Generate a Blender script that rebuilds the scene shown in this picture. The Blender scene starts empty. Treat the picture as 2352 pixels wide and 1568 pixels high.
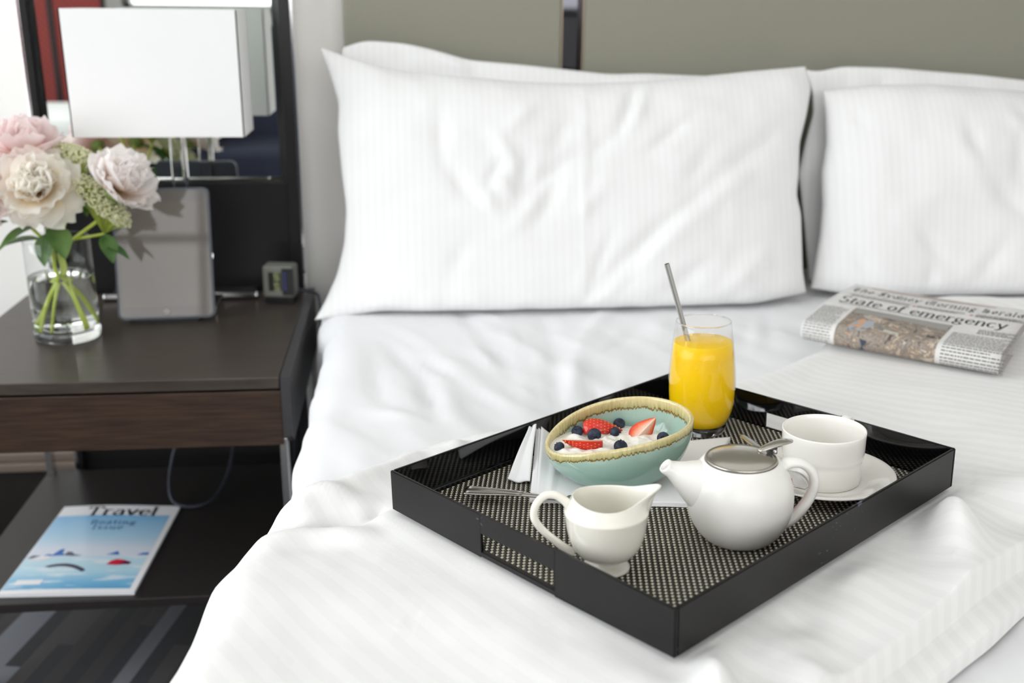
import bpy, bmesh, math, random
import numpy as np
from mathutils import Matrix, Vector, Euler

random.seed(7)
SC = bpy.context.scene
COL = SC.collection
PI = math.pi

# ------------------------------------------------------------------ camera, light, exposure
CAM_LOC = Vector((0.0, 0.0, 1.10))
PITCH, ROLL, YAW = math.radians(18.0), math.radians(0.6), math.radians(6.0)
FOCAL_PX = 2390.0
fw = Vector((math.sin(YAW) * math.cos(PITCH), math.cos(YAW) * math.cos(PITCH), -math.sin(PITCH)))
rt = Vector((math.cos(YAW), -math.sin(YAW), 0.0))
up = rt.cross(fw)
rt2 = rt * math.cos(ROLL) + up * math.sin(ROLL)
up2 = -rt * math.sin(ROLL) + up * math.cos(ROLL)
cd = bpy.data.cameras.new('camera')
cd.sensor_width = 36.0
cd.lens = FOCAL_PX / 2352.0 * 36.0
cd.clip_start = 0.05
cd.dof.use_dof = True
cd.dof.focus_distance = 1.10
cd.dof.aperture_fstop = 4.0
cam = bpy.data.objects.new('camera', cd)
COL.objects.link(cam)
m = Matrix((rt2, up2, -fw)).transposed().to_4x4()
m.translation = CAM_LOC
cam.matrix_world = m
SC.camera = cam

SC.view_settings.view_transform = 'Standard'
SC.view_settings.look = 'None'
SC.view_settings.gamma = 1.0
SC.view_settings.use_curve_mapping = False
SC.view_settings.exposure = -0.21
SC.cycles.use_denoising = True
SC.cycles.sample_clamp_indirect = 6.0

w = bpy.data.worlds.new('daylight')
SC.world = w
w.use_nodes = True
w.node_tree.nodes['Background'].inputs[0].default_value = (0.93, 0.97, 1.0, 1)
w.node_tree.nodes['Background'].inputs[1].default_value = 2.0


def area(name, loc, direction, sx, sy, power, color):
    d = bpy.data.lights.new(name, 'AREA')
    d.shape = 'RECTANGLE'
    d.size, d.size_y, d.energy, d.color = sx, sy, power, color
    o = bpy.data.objects.new(name, d)
    COL.objects.link(o)
    o.location = loc
    o.rotation_euler = Vector(direction).to_track_quat('-Z', 'Y').to_euler()
    return o


ROOM = dict(x0=-2.35, x1=3.3, y0=-2.7, y1=2.11, h=2.75)
# daylight entering by the two window openings of the room (left wall, wall behind the camera)
area('daylight_side_window', (-2.42, 0.55, 1.50), (1, 0, -0.12), 2.3, 1.9, 66.0, (0.94, 0.97, 1.0))
area('daylight_rear_window', (0.45, -2.77, 1.82), (0, 1, -0.15), 4.2, 1.56, 56.0, (1.0, 0.98, 0.95))

# added, unseen overhead fill for the bed (its frame is built with the room)
area('added_overhead_fill', (0.55, 0.35, 2.69), (0, 0, -1), 1.5, 1.5, 8.0, (1.0, 0.985, 0.96))

# ------------------------------------------------------------------ materials
MATS = {}


def mat(name, color=(.8, .8, .8), rough=.5, metal=0.0, spec=.5, coat=0.0, sheen=0.0, trans=0.0, ior=1.45, sss=0.0,
        sss_radius=(.01, .006, .004), emit=None, emit_s=0.0, coat_rough=.05):
    if name in MATS:
        return MATS[name]
    mt = bpy.data.materials.new(name)
    mt.use_nodes = True
    b = mt.node_tree.nodes['Principled BSDF']
    b.inputs['Base Color'].default_value = (*color, 1)
    b.inputs['Roughness'].default_value = rough
    b.inputs['Metallic'].default_value = metal
    b.inputs['Specular IOR Level'].default_value = spec
    b.inputs['Coat Weight'].default_value = coat
    b.inputs['Coat Roughness'].default_value = coat_rough
    b.inputs['Sheen Weight'].default_value = sheen
    b.inputs['Transmission Weight'].default_value = trans
    b.inputs['IOR'].default_value = ior
    if sss:
        b.inputs['Subsurface Weight'].default_value = sss
        b.inputs['Subsurface Radius'].default_value = sss_radius
        b.inputs['Subsurface Scale'].default_value = 1.0
    if emit:
        b.inputs['Emission Color'].default_value = (*emit, 1)
        b.inputs['Emission Strength'].default_value = emit_s
    MATS[name] = mt
    return mt


def nd(mt, typ, **kw):
    n = mt.node_tree.nodes.new(typ)
    for k, v in kw.items():
        setattr(n, k, v)
    return n


def lk(mt, a, b):
    mt.node_tree.links.new(a, b)


def bsdf(mt):
    return mt.node_tree.nodes['Principled BSDF']


def ramp(mt, fac, stops, interp='LINEAR'):
    r = nd(mt, 'ShaderNodeValToRGB')
    r.color_ramp.interpolation = interp
    e = r.color_ramp.elements
    while len(e) > 1:
        e.remove(e[-1])
    e[0].position = stops[0][0]
    e[0].color = (*stops[0][1], 1)
    for p, c in stops[1:]:
        x = e.new(p)
        x.color = (*c, 1)
    lk(mt, fac, r.inputs[0])
    return r


def noise_bump(mt, scale=200.0, strength=.1, dist=.001, coord='Object', detail=4, stretch=None):
    tc = nd(mt, 'ShaderNodeTexCoord')
    mp = nd(mt, 'ShaderNodeMapping')
    if stretch:
        mp.inputs['Scale'].default_value = stretch
    lk(mt, tc.outputs[coord], mp.inputs[0])
    n = nd(mt, 'ShaderNodeTexNoise')
    n.inputs['Scale'].default_value = scale
    n.inputs['Detail'].default_value = detail
    lk(mt, mp.outputs[0], n.inputs['Vector'])
    b = nd(mt, 'ShaderNodeBump')
    b.inputs['Strength'].default_value = strength
    b.inputs['Distance'].default_value = dist
    lk(mt, n.outputs['Fac'], b.inputs['Height'])
    lk(mt, b.outputs[0], bsdf(mt).inputs['Normal'])
    return n


def noise_color(mt, c0, c1, scale, stretch=None, lo=.35, hi=.65, coord='Object', detail=4):
    tc = nd(mt, 'ShaderNodeTexCoord')
    mp = nd(mt, 'ShaderNodeMapping')
    if stretch:
        mp.inputs['Scale'].default_value = stretch
    lk(mt, tc.outputs[coord], mp.inputs[0])
    n = nd(mt, 'ShaderNodeTexNoise')
    n.inputs['Scale'].default_value = scale
    n.inputs['Detail'].default_value = detail
    lk(mt, mp.outputs[0], n.inputs['Vector'])
    r = ramp(mt, n.outputs['Fac'], [(lo, c0), (hi, c1)])
    lk(mt, r.outputs[0], bsdf(mt).inputs['Base Color'])
    return r


def stripe_cloth(name, period, c_satin, c_matte, wobble=.0):
    """white damask cotton: satin and matt stripes along the V direction of the UV map (metres)"""
    mt = mat(name, c_satin, rough=.72, spec=.25, sheen=.25)
    uv = nd(mt, 'ShaderNodeUVMap')
    sp = nd(mt, 'ShaderNodeSeparateXYZ')
    lk(mt, uv.outputs[0], sp.inputs[0])
    mul = nd(mt, 'ShaderNodeMath', operation='MULTIPLY')
    mul.inputs[1].default_value = 1.0 / period
    lk(mt, sp.outputs[0], mul.inputs[0])
    fr = nd(mt, 'ShaderNodeMath', operation='FRACT')
    lk(mt, mul.outputs[0], fr.inputs[0])
    r = ramp(mt, fr.outputs[0], [(0.0, c_matte), (.46, c_matte), (.52, c_satin), (.94, c_satin), (1.0, c_matte)])
    lk(mt, r.outputs[0], bsdf(mt).inputs['Base Color'])
    r2 = ramp(mt, fr.outputs[0], [(0.0, (.85,) * 3), (.46, (.85,) * 3), (.52, (.55,) * 3), (.94, (.55,) * 3), (1.0, (.85,) * 3)])
    lk(mt, r2.outputs[0], bsdf(mt).inputs['Roughness'])
    tc = nd(mt, 'ShaderNodeTexCoord')
    n = nd(mt, 'ShaderNodeTexNoise')
    n.inputs['Scale'].default_value = 60
    n.inputs['Detail'].default_value = 5
    lk(mt, tc.outputs['Object'], n.inputs['Vector'])
    bp = nd(mt, 'ShaderNodeBump')
    bp.inputs['Strength'].default_value = .12
    bp.inputs['Distance'].default_value = .004
    lk(mt, n.outputs['Fac'], bp.inputs['Height'])
    lk(mt, bp.outputs[0], bsdf(mt).inputs['Normal'])
    return mt


def thin_glass(name, tint=(1, 1, 1), rough=.0):
    if name in MATS:
        return MATS[name]
    mt = bpy.data.materials.new(name)
    mt.use_nodes = True
    nt = mt.node_tree
    nt.nodes.clear()
    out = nt.nodes.new('ShaderNodeOutputMaterial')
    mx = nt.nodes.new('ShaderNodeMixShader')
    tr = nt.nodes.new('ShaderNodeBsdfTransparent')
    tr.inputs[0].default_value = (*tint, 1)
    gl = nt.nodes.new('ShaderNodeBsdfGlossy')
    gl.inputs['Roughness'].default_value = rough
    lw = nt.nodes.new('ShaderNodeLayerWeight')
    lw.inputs[0].default_value = .5
    pw = nt.nodes.new('ShaderNodeMath'); pw.operation = 'POWER'; pw.inputs[1].default_value = 4.0
    nt.links.new(lw.outputs['Facing'], pw.inputs[0])
    fr = nt.nodes.new('ShaderNodeMath'); fr.operation = 'MULTIPLY_ADD'; fr.inputs[1].default_value = .55; fr.inputs[2].default_value = .045
    nt.links.new(pw.outputs[0], fr.inputs[0])
    nt.links.new(fr.outputs[0], mx.inputs[0])
    nt.links.new(tr.outputs[0], mx.inputs[1])
    nt.links.new(gl.outputs[0], mx.inputs[2])
    nt.links.new(mx.outputs[0], out.inputs[0])
    MATS[name] = mt
    return mt


# ------------------------------------------------------------------ mesh helpers
def obj(name, verts, faces, material, parent=None, smooth=True, uvs=None, attr=None, mats=None, fmat=None, matrix=None):
    me = bpy.data.meshes.new(name)
    me.from_pydata([tuple(map(float, v)) for v in verts], [], [tuple(map(int, f)) for f in faces])
    if mats:
        for mm in mats:
            me.materials.append(mm)
        if fmat is not None:
            me.polygons.foreach_set('material_index', list(fmat))
    else:
        me.materials.append(material)
    if smooth:
        me.polygons.foreach_set('use_smooth', [True] * len(me.polygons))
    if uvs is not None:
        l = me.uv_layers.new(name='UVMap')
        vi = np.zeros(len(me.loops), dtype=np.int32)
        me.loops.foreach_get('vertex_index', vi)
        l.data.foreach_set('uv', np.asarray(uvs, dtype=np.float32)[vi].ravel())
    if attr:
        for k, vals in attr.items():
            a = me.attributes.new(k, 'FLOAT', 'POINT')
            a.data.foreach_set('value', np.asarray(vals, dtype=np.float32))
    me.update()
    o = bpy.data.objects.new(name, me)
    COL.objects.link(o)
    if parent is not None:
        o.parent = parent
    if matrix is not None:
        o.matrix_local = matrix
    return o


def tag(o, label, cat, group=None, kind=None):
    o['label'] = label
    o['category'] = cat
    if group:
        o['group'] = group
    if kind:
        o['kind'] = kind
    return o


def struct(o, label=None):
    o['kind'] = 'structure'
    if label:
        o['label'] = label
    return o


def empty(name, matrix=None, label=None, cat=None, group=None):
    o = bpy.data.objects.new(name, None)
    COL.objects.link(o)
    o.empty_display_size = .02
    if matrix is not None:
        o.matrix_world = matrix
    if label:
        tag(o, label, cat, group)
    return o


def T(x, y, z):
    return Matrix.Translation((x, y, z))


def RZ(a):
    return Matrix.Rotation(a, 4, 'Z')


def RX(a):
    return Matrix.Rotation(a, 4, 'X')


def RY(a):
    return Matrix.Rotation(a, 4, 'Y')


class MB:
    """collects simple shapes for one mesh"""
    def __init__(self):
        self.v, self.f, self.m = [], [], []

    def add(self, verts, faces, mi=0):
        o = len(self.v)
        self.v += [tuple(v) for v in verts]
        self.f += [tuple(i + o for i in f) for f in faces]
        self.m += [mi] * len(faces)

    def box(self, x0, x1, y0, y1, z0, z1, mi=0, M=None):
        vs = [Vector((x, y, z)) for x in (x0, x1) for y in (y0, y1) for z in (z0, z1)]
        if M is not None:
            vs = [M @ v for v in vs]
        self.add(vs, [(0, 1, 3, 2), (4, 6, 7, 5), (0, 4, 5, 1), (2, 3, 7, 6), (0, 2, 6, 4), (1, 5, 7, 3)], mi)


def box(name, x0, x1, y0, y1, z0, z1, material, parent=None, bevel=.0, seg=2, matrix=None):
    bm = bmesh.new()
    bmesh.ops.create_cube(bm, size=1.0)
    for v in bm.verts:
        v.co = Vector(((x0 + x1) / 2 + v.co.x * (x1 - x0), (y0 + y1) / 2 + v.co.y * (y1 - y0), (z0 + z1) / 2 + v.co.z * (z1 - z0)))
    if bevel > 0:
        bmesh.ops.bevel(bm, geom=list(bm.edges), offset=bevel, segments=seg, affect='EDGES', profile=.5)
    me = bpy.data.meshes.new(name)
    bm.to_mesh(me)
    bm.free()
    me.materials.append(material)
    o = bpy.data.objects.new(name, me)
    COL.objects.link(o)
    if parent is not None:
        o.parent = parent
    if matrix is not None:
        o.matrix_local = matrix
    return o


def rings(rows, closed_u=True, cap0=False, cap1=False):
    """rows: list of rings, each a list of points with equal counts -> verts, faces"""
    n = len(rows[0])
    v = [p for r in rows for p in r]
    f = []
    for i in range(len(rows) - 1):
        for j in range(n if closed_u else n - 1):
            k = (j + 1) % n
            f.append((i * n + j, i * n + k, (i + 1) * n + k, (i + 1) * n + j))
    if cap0:
        f.append(tuple(range(n - 1, -1, -1)))
    if cap1:
        f.append(tuple((len(rows) - 1) * n + j for j in range(n)))
    return v, f


def lathe(profile, n=64, cap0=True, cap1=False, cx=0, cy=0):
    rows = []
    for r, z in profile:
        rows.append([(cx + r * math.cos(2 * PI * j / n), cy + r * math.sin(2 * PI * j / n), z) for j in range(n)])
    return rings(rows, True, cap0, cap1)


def smooth_path(pts, k=8):
    pts = [Vector(p) for p in pts]
    P = [pts[0] * 2 - pts[1]] + pts + [pts[-1] * 2 - pts[-2]]
    out = []
    for i in range(1, len(P) - 2):
        for s in range(k):
            t = s / k
            a, b, c, d = P[i - 1], P[i], P[i + 1], P[i + 2]
            out.append(.5 * ((2 * b) + (c - a) * t + (2 * a - 5 * b + 4 * c - d) * t * t + (3 * b - a - 3 * c + d) * t ** 3))
    out.append(pts[-1])
    return out


def tube(path, rad, n=12, ry=None, caps=True, upv=None):
    """sweep; rad number or list; ry second radius (list or number) along the binormal"""
    path = [Vector(p) for p in path]
    m_ = len(path)
    rows = []
    prev = Vector(upv) if upv else None
    for i, p in enumerate(path):
        t = (path[min(i + 1, m_ - 1)] - path[max(i - 1, 0)]).normalized()
        if prev is None:
            prev = Vector((0, 0, 1)) if abs(t.z) < .9 else Vector((1, 0, 0))
        a = (prev - t * prev.dot(t)).normalized()
        prev = a
        b = t.cross(a)
        f = i / (m_ - 1)
        r = rad[min(int(f * (len(rad) - 1)), len(rad) - 2)] * (1 - (f * (len(rad) - 1) - min(int(f * (len(rad) - 1)), len(rad) - 2))) + \
            rad[min(int(f * (len(rad) - 1)), len(rad) - 2) + 1] * (f * (len(rad) - 1) - min(int(f * (len(rad) - 1)), len(rad) - 2)) \
            if isinstance(rad, (list, tuple)) else rad
        if ry is None:
            r2 = r
        elif isinstance(ry, (list, tuple)):
            q = f * (len(ry) - 1)
            q0 = min(int(q), len(ry) - 2)
            r2 = ry[q0] * (1 - q + q0) + ry[q0 + 1] * (q - q0)
        else:
            r2 = ry
        rows.append([p + a * (r * math.cos(2 * PI * j / n)) + b * (r2 * math.sin(2 * PI * j / n)) for j in range(n)])
    return rings(rows, True, caps, caps)


def gridmesh(X, Y, Z, flip=False):
    r, c = X.shape
    v = np.stack([X, Y, Z], -1).reshape(-1, 3)
    i = np.arange(r * c).reshape(r, c)
    a, b, d, e = i[:-1, :-1].ravel(), i[:-1, 1:].ravel(), i[1:, 1:].ravel(), i[1:, :-1].ravel()
    f = np.stack([a, b, d, e] if not flip else [a, e, d, b], -1)
    return v, f


# value noise ---------------------------------------------------------------
def vnoise(x, y, seed=0):
    xi, yi = np.floor(x).astype(np.int64), np.floor(y).astype(np.int64)
    xf, yf = x - xi, y - yi
    u, v = xf * xf * xf * (xf * (xf * 6 - 15) + 10), yf * yf * yf * (yf * (yf * 6 - 15) + 10)

    def h(a, b):
        n = (a * 374761393 + b * 668265263 + seed * 1442695041) & 0x7fffffff
        n = ((n ^ (n >> 13)) * 1274126177) & 0x7fffffff
        n = n ^ (n >> 16)
        return (n & 0xffff) / 65535.0 * 2 - 1
    return (h(xi, yi) * (1 - u) + h(xi + 1, yi) * u) * (1 - v) + (h(xi, yi + 1) * (1 - u) + h(xi + 1, yi + 1) * u) * v


def fbm(x, y, seed=0, oct=4):
    s, a = 0.0, 1.0
    for o in range(oct):
        s = s + a * vnoise(x, y, seed + 17 * o)
        x, y, a = x * 2.03 + 5.1, y * 2.03 - 3.7, a * .5
    return s


def ridge(X, Y, seg):
    """a soft fold along a segment: (x0,y0,x1,y1,width,height)"""
    x0, y0, x1, y1, wd, h = seg
    dx, dy = x1 - x0, y1 - y0
    L2 = dx * dx + dy * dy + 1e-12
    t = ((X - x0) * dx + (Y - y0) * dy) / L2
    tc = np.clip(t, 0, 1)
    d = ((X - x0 - tc * dx) * -dy + (Y - y0 - tc * dy) * dx) / math.sqrt(L2)
    e = np.maximum(np.abs(t - .5) - .5, 0) * math.sqrt(L2)
    dd = np.sqrt(d * d + e * e) if False else np.hypot(d, e)
    taper = .55 + .45 * np.cos(np.clip((tc - .5) * 2, -1, 1) * PI)
    taper = np.where((t < 0) | (t > 1), .25, .25 + .75 * np.clip(taper, 0, 1))
    return h * np.exp(-(dd / wd) ** 2) * taper


def sstep(a, b, x):
    t = np.clip((x - a) / (b - a), 0, 1)
    return t * t * (3 - 2 * t)


# lettering: strokes drawn with a flat nib ----------------------------------
def arc(cx, cy, rx, ry, a0, a1, n):
    return [(cx + rx * math.cos(math.radians(a0 + (a1 - a0) * i / n)), cy + ry * math.sin(math.radians(a0 + (a1 - a0) * i / n))) for i in range(n + 1)]


def glyphs(n):
    x = .5
    G = {
        'a': (.50, [arc(.24, .36, .15, .14, 150, 0, n) + [(.39, .06), (.46, .0)], arc(.22, .14, .16, .15, 60, 330, n)]),
        'c': (.46, [arc(.25, .25, .2, .25, 50, 315, n)]),
        'd': (.54, [arc(.24, .25, .19, .25, 0, 360, n), [(.43, .78), (.43, .0), (.5, .0)]]),
        'e': (.48, [[(.07, .27), (.42, .27)] + arc(.25, .25, .19, .25, 8, 318, n)]),
        'f': (.34, [[(.16, .0), (.16, .6)] + arc(.28, .6, .12, .18, 180, 50, n), [(.03, .48), (.32, .48)], [(.05, .0), (.28, .0)]]),
        'g': (.52, [arc(.23, .31, .16, .18, 0, 360, n), arc(.24, -.1, .2, .13, 0, 360, n), [(.16, .14), (.12, .06), (.2, .02), (.34, .02)], [(.36, .44), (.48, .5)]]),
        'h': (.54, [[(.1, .78), (.1, .0)], arc(.26, .32, .16, .18, 160, 0, n) + [(.42, .0), (.49, .0)], [(.02, .0), (.18, .0)]]),
        'i': (.26, [[(.03, .48), (.12, .5), (.12, .0)], [(.12, .66), (.13, .72)], [(.03, .0), (.22, .0)]]),
        'l': (.26, [[(.03, .76), (.12, .78), (.12, .0)], [(.03, .0), (.22, .0)]]),
        'm': (.82, [[(.02, .48), (.1, .5), (.1, .0)], arc(.25, .32, .15, .18, 160, 0, n) + [(.4, .0)], arc(.55, .32, .15, .18, 160, 0, n) + [(.7, .0)],
                    [(.02, .0), (.18, .0)], [(.33, .0), (.48, .0)], [(.62, .0), (.78, .0)]]),
        'n': (.54, [[(.02, .48), (.1, .5), (.1, .0)], arc(.26, .32, .16, .18, 160, 0, n) + [(.42, .0)], [(.02, .0), (.18, .0)], [(.35, .0), (.5, .0)]]),
        'o': (.50, [arc(.25, .25, .19, .25, 0, 360, max(n, 6))]),
        'r': (.40, [[(.03, .48), (.11, .5), (.11, .0)], arc(.26, .32, .15, .17, 165, 45, n), [(.03, .0), (.22, .0)]]),
        's': (.42, [arc(.22, .37, .14, .12, 45, 250, n) + arc(.21, .13, .15, .13, 70, -140, n)]),
        't': (.34, [[(.15, .66), (.15, .1)] + arc(.25, .1, .1, .1, 180, 300, n), [(.03, .48), (.31, .48)]]),
        'u': (.54, [[(.03, .48), (.1, .5), (.1, .16)] + arc(.25, .16, .15, .16, 180, 340, n), [(.42, .5), (.42, .0), (.5, .0)]]),
        'v': (.50, [[(.06, .5), (.25, .0), (.44, .5)], [(.0, .5), (.14, .5)], [(.36, .5), (.5, .5)]]),
        'y': (.50, [[(.06, .5), (.25, .04)], [(.44, .5), (.22, -.12), (.12, -.22), (.04, -.18)], [(.0, .5), (.14, .5)], [(.36, .5), (.5, .5)]]),
        'B': (.62, [[(.12, .0), (.12, .76)], [(.12, .76)] + arc(.28, .58, .2, .18, 90, -90, n) + [(.12, .4)], [(.12, .4)] + arc(.3, .2, .22, .2, 90, -90, n) + [(.12, .0)]]),
        'H': (.74, [[(.14, .0), (.14, .76)], [(.56, .0), (.56, .76)], [(.14, .4), (.56, .4)], [(.04, .0), (.24, .0)], [(.46, .0), (.66, .0)], [(.04, .76), (.24, .76)], [(.46, .76), (.66, .76)]]),
        'I': (.34, [[(.16, .0), (.16, .76)], [(.06, .0), (.28, .0)], [(.06, .76), (.28, .76)]]),
        'M': (.90, [[(.12, .0), (.12, .76), (.42, .1), (.72, .76), (.72, .0)], [(.03, .0), (.21, .0)], [(.62, .0), (.82, .0)]]),
        'S': (.56, [arc(.28, .57, .19, .19, 35, 260, n) + arc(.28, .19, .21, .19, 80, -150, n)]),
        'T': (.66, [[(.32, .0), (.32, .76)], [(.04, .62), (.05, .76), (.6, .76), (.61, .62)], [(.2, .0), (.44, .0)]]),
        ' ': (.28, []),
    }
    G['T2'] = (.62, [arc(.36, .4, .26, .36, 120, 300, n), [(.04, .7), (.3, .62), (.6, .78)], [(.36, .66), (.34, .2)]])
    G['H2'] = (.66, [[(.14, .02), (.14, .74), (.3, .8)], [(.04, .6), (.14, .74)], [(.14, .42), (.34, .52), (.5, .4), (.5, .05), (.4, -.12)], [(.34, .5), (.34, .02)]])
    G['M2'] = (.86, [arc(.22, .38, .16, .36, 110, 290, n), [(.24, .7), (.4, .76), (.42, .02)], [(.42, .68), (.62, .76), (.66, .02), (.76, .08)], [(.06, .02), (.2, .02)]])
    G['S2'] = (.60, [arc(.3, .56, .2, .2, 20, 265, n) + arc(.28, .2, .22, .2, 80, -160, n), [(.3, .76), (.3, .0)]])
    return G


def lettering(text, size, nib, nib_deg, thin, n=8, black=False, slant=0.0, track=0.0):
    """-> list of quads (x,y) and total width, unit height scaled by size"""
    G = glyphs(n)
    x = 0.0
    quads = []
    nx, ny = nib * math.cos(math.radians(nib_deg)) / 2, nib * math.sin(math.radians(nib_deg)) / 2
    for ch in text:
        key = ch + '2' if black and ch + '2' in G else ch
        adv, strokes = G[key]
        for st in strokes:
            for (ax, ay), (bx, by) in zip(st[:-1], st[1:]):
                ax_, bx_ = ax + x + slant * ay, bx + x + slant * by
                quads.append([(ax_ - nx, ay - ny), (ax_ + nx, ay + ny), (bx_ + nx, by + ny), (bx_ - nx, by - ny)])
                d = math.hypot(bx_ - ax_, by - ay) + 1e-9
                px, py = -(by - ay) / d * thin / 2, (bx_ - ax_) / d * thin / 2
                quads.append([(ax_ - px, ay - py), (ax_ + px, ay + py), (bx_ + px, by + py), (bx_ - px, by - py)])
        x += adv + track
    return [[(a * size, b * size) for a, b in q] for q in quads], x * size

# ------------------------------------------------------------------ the room
WALL = mat('wall_paint', (.88, .865, .83), rough=.6, spec=.3)
noise_bump(WALL, 180, .05, .001)
CEIL = mat('ceiling_paint', (.86, .86, .85), rough=.8)
DARKWOOD = mat('dark_stained_veneer', (.02, .015, .012), rough=.35, spec=.45)
noise_color(DARKWOOD, (.012, .0085, .007), (.035, .023, .017), 9, (1.2, 22, 22), .3, .7)
FRAMEBLK = mat('black_lacquered_panel', (.012, .011, .012), rough=.3, spec=.4)
CHROME = mat('polished_chrome', (.82, .82, .84), rough=.12, metal=1.0)
STEEL = mat('brushed_steel', (.56, .55, .54), rough=.26, metal=1.0)
MIRROR = mat('mirror_silver', (.90, .93, .90), rough=.0, metal=1.0)
SKIRT = mat('skirting_brown', (.16, .125, .10), rough=.5)
SKIRTDARK = mat('skirting_dark', (.012, .009, .008), rough=.5)
CURTAIN = mat('curtain_pale', (.42, .47, .44), rough=.9, sheen=.2)

R_ = ROOM


def carpet_material():
    mt = mat('striped_carpet', (.1, .1, .1), rough=.95, spec=.1, sheen=.3)
    tc = nd(mt, 'ShaderNodeTexCoord')
    mp = nd(mt, 'ShaderNodeMapping')
    mp.inputs['Rotation'].default_value = (0, 0, math.radians(12))
    lk(mt, tc.outputs['Object'], mp.inputs[0])
    sp = nd(mt, 'ShaderNodeSeparateXYZ')
    lk(mt, mp.outputs[0], sp.inputs[0])
    # stripes about 22 mm wide that break into blocks 0.3 m long
    fx = nd(mt, 'ShaderNodeMath', operation='MULTIPLY'); fx.inputs[1].default_value = 34
    lk(mt, sp.outputs[0], fx.inputs[0])
    fl = nd(mt, 'ShaderNodeMath', operation='FLOOR'); lk(mt, fx.outputs[0], fl.inputs[0])
    fy = nd(mt, 'ShaderNodeMath', operation='MULTIPLY'); fy.inputs[1].default_value = 2.4
    lk(mt, sp.outputs[1], fy.inputs[0])
    wn0 = nd(mt, 'ShaderNodeTexWhiteNoise', noise_dimensions='1D'); lk(mt, fl.outputs[0], wn0.inputs['W'])
    ad = nd(mt, 'ShaderNodeMath', operation='ADD'); lk(mt, fy.outputs[0], ad.inputs[0]); lk(mt, wn0.outputs[0], ad.inputs[1])
    fl2 = nd(mt, 'ShaderNodeMath', operation='FLOOR'); lk(mt, ad.outputs[0], fl2.inputs[0])
    cb = nd(mt, 'ShaderNodeCombineXYZ'); lk(mt, fl.outputs[0], cb.inputs[0]); lk(mt, fl2.outputs[0], cb.inputs[1])
    wn = nd(mt, 'ShaderNodeTexWhiteNoise', noise_dimensions='2D'); lk(mt, cb.outputs[0], wn.inputs['Vector'])
    r = ramp(mt, wn.outputs[0], [(0, (.004, .005, .008)), (.3, (.024, .021, .021)), (.55, (.008, .010, .016)), (.68, (.04, .036, .036)), (.78, (.16, .17, .195))], 'CONSTANT')
    n = nd(mt, 'ShaderNodeTexNoise'); n.inputs['Scale'].default_value = 900
    lk(mt, tc.outputs['Object'], n.inputs['Vector'])
    mx = nd(mt, 'ShaderNodeMix', data_type='RGBA', blend_type='MULTIPLY'); mx.inputs[0].default_value = .5
    lk(mt, r.outputs[0], mx.inputs[6]); lk(mt, n.outputs['Color'], mx.inputs[7])
    lk(mt, mx.outputs[2], bsdf(mt).inputs['Base Color'])
    return mt


struct(box('floor', R_['x0'], R_['x1'], R_['y0'], R_['y1'], -.05, 0, carpet_material()), 'dark carpet with grey and navy stripes')
struct(box('ceiling', R_['x0'], R_['x1'], R_['y0'], R_['y1'], R_['h'], R_['h'] + .1, CEIL))
struct(box('wall_back', R_['x0'] - .15, R_['x1'] + .15, R_['y1'], R_['y1'] + .12, 0, R_['h'], WALL), 'pale grey painted wall behind the headboard')
struct(box('wall_right', R_['x1'], R_['x1'] + .12, R_['y0'], R_['y1'], 0, R_['h'], WALL))


def wall_with_opening(name, axis, pos, a0, a1, b0, b1, oa0, oa1, ob0, ob1, th):
    mb = MB()
    for (p, q, r, s) in ((a0, oa0, b0, b1), (oa1, a1, b0, b1), (oa0, oa1, b0, ob0), (oa0, oa1, ob1, b1)):
        if axis == 'x':
            mb.box(pos - th, pos, p, q, r, s)
        else:
            mb.box(p, q, pos - th, pos, r, s)
    return struct(obj(name, mb.v, mb.f, WALL, smooth=False))


wall_with_opening('wall_left', 'x', R_['x0'], R_['y0'], R_['y1'], 0, R_['h'], -.6, 1.7, .55, 2.45, .12)
wall_with_opening('wall_front', 'y', R_['y0'], R_['x0'] - .12, R_['x1'] + .12, 0, R_['h'], -1.65, 2.55, 1.05, 2.6, .12)


def window(name, axis, pos, a0, a1, b0, b1, nv, nh):
    root = struct(empty(name, T(*((pos, (a0 + a1) / 2, b0) if axis == 'x' else ((a0 + a1) / 2, pos, b0)))))
    M = root.matrix_world.inverted()
    fm = mat('window_frame_white', (.7, .7, .7), rough=.4)

    def bar(nm, p, q, r, s, d=.02):
        mb = MB()
        if axis == 'x':
            mb.box(pos - d, pos + d, p, q, r, s)
        else:
            mb.box(p, q, pos - d, pos + d, r, s)
        o = obj(nm, [M @ Vector(v) for v in mb.v], mb.f, fm, root, smooth=False)
        return o
    for i in range(nv + 1):
        a = a0 + (a1 - a0) * i / nv
        bar('mullion', a - .025, a + .025, b0, b1)
    for i in range(nh + 1):
        b = b0 + (b1 - b0) * i / nh
        bar('transom', a0, a1, b - .025, b + .025)
    mb = MB()
    if axis == 'x':
        mb.box(pos - .004, pos + .004, a0, a1, b0, b1)
    else:
        mb.box(a0, a1, pos - .004, pos + .004, b0, b1)
    obj('pane', [M @ Vector(v) for v in mb.v], mb.f, thin_glass('window_glass'), root, smooth=False)
    return root


window('window_1', 'x', R_['x0'] - .02, -.6, 1.7, .55, 2.45, 3, 2)
window('window_2', 'y', R_['y0'] - .02, -1.65, 2.55, 1.05, 2.6, 4, 2)

lf = empty('added_fill_frame', T(.55, .35, R_['h']), 'added square frame of the unseen overhead fill light', 'lamp')  # frame added around the overhead fill light, out of view
for a0_, a1_, b0_, b1_ in ((-.80, .80, -.80, -.76), (-.80, .80, .76, .80), (-.80, -.76, -.76, .76), (.76, .80, -.76, .76)):
    box('frame', a0_, a1_, b0_, b1_, -.06, -.001, mat('window_frame_white'), lf)

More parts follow.
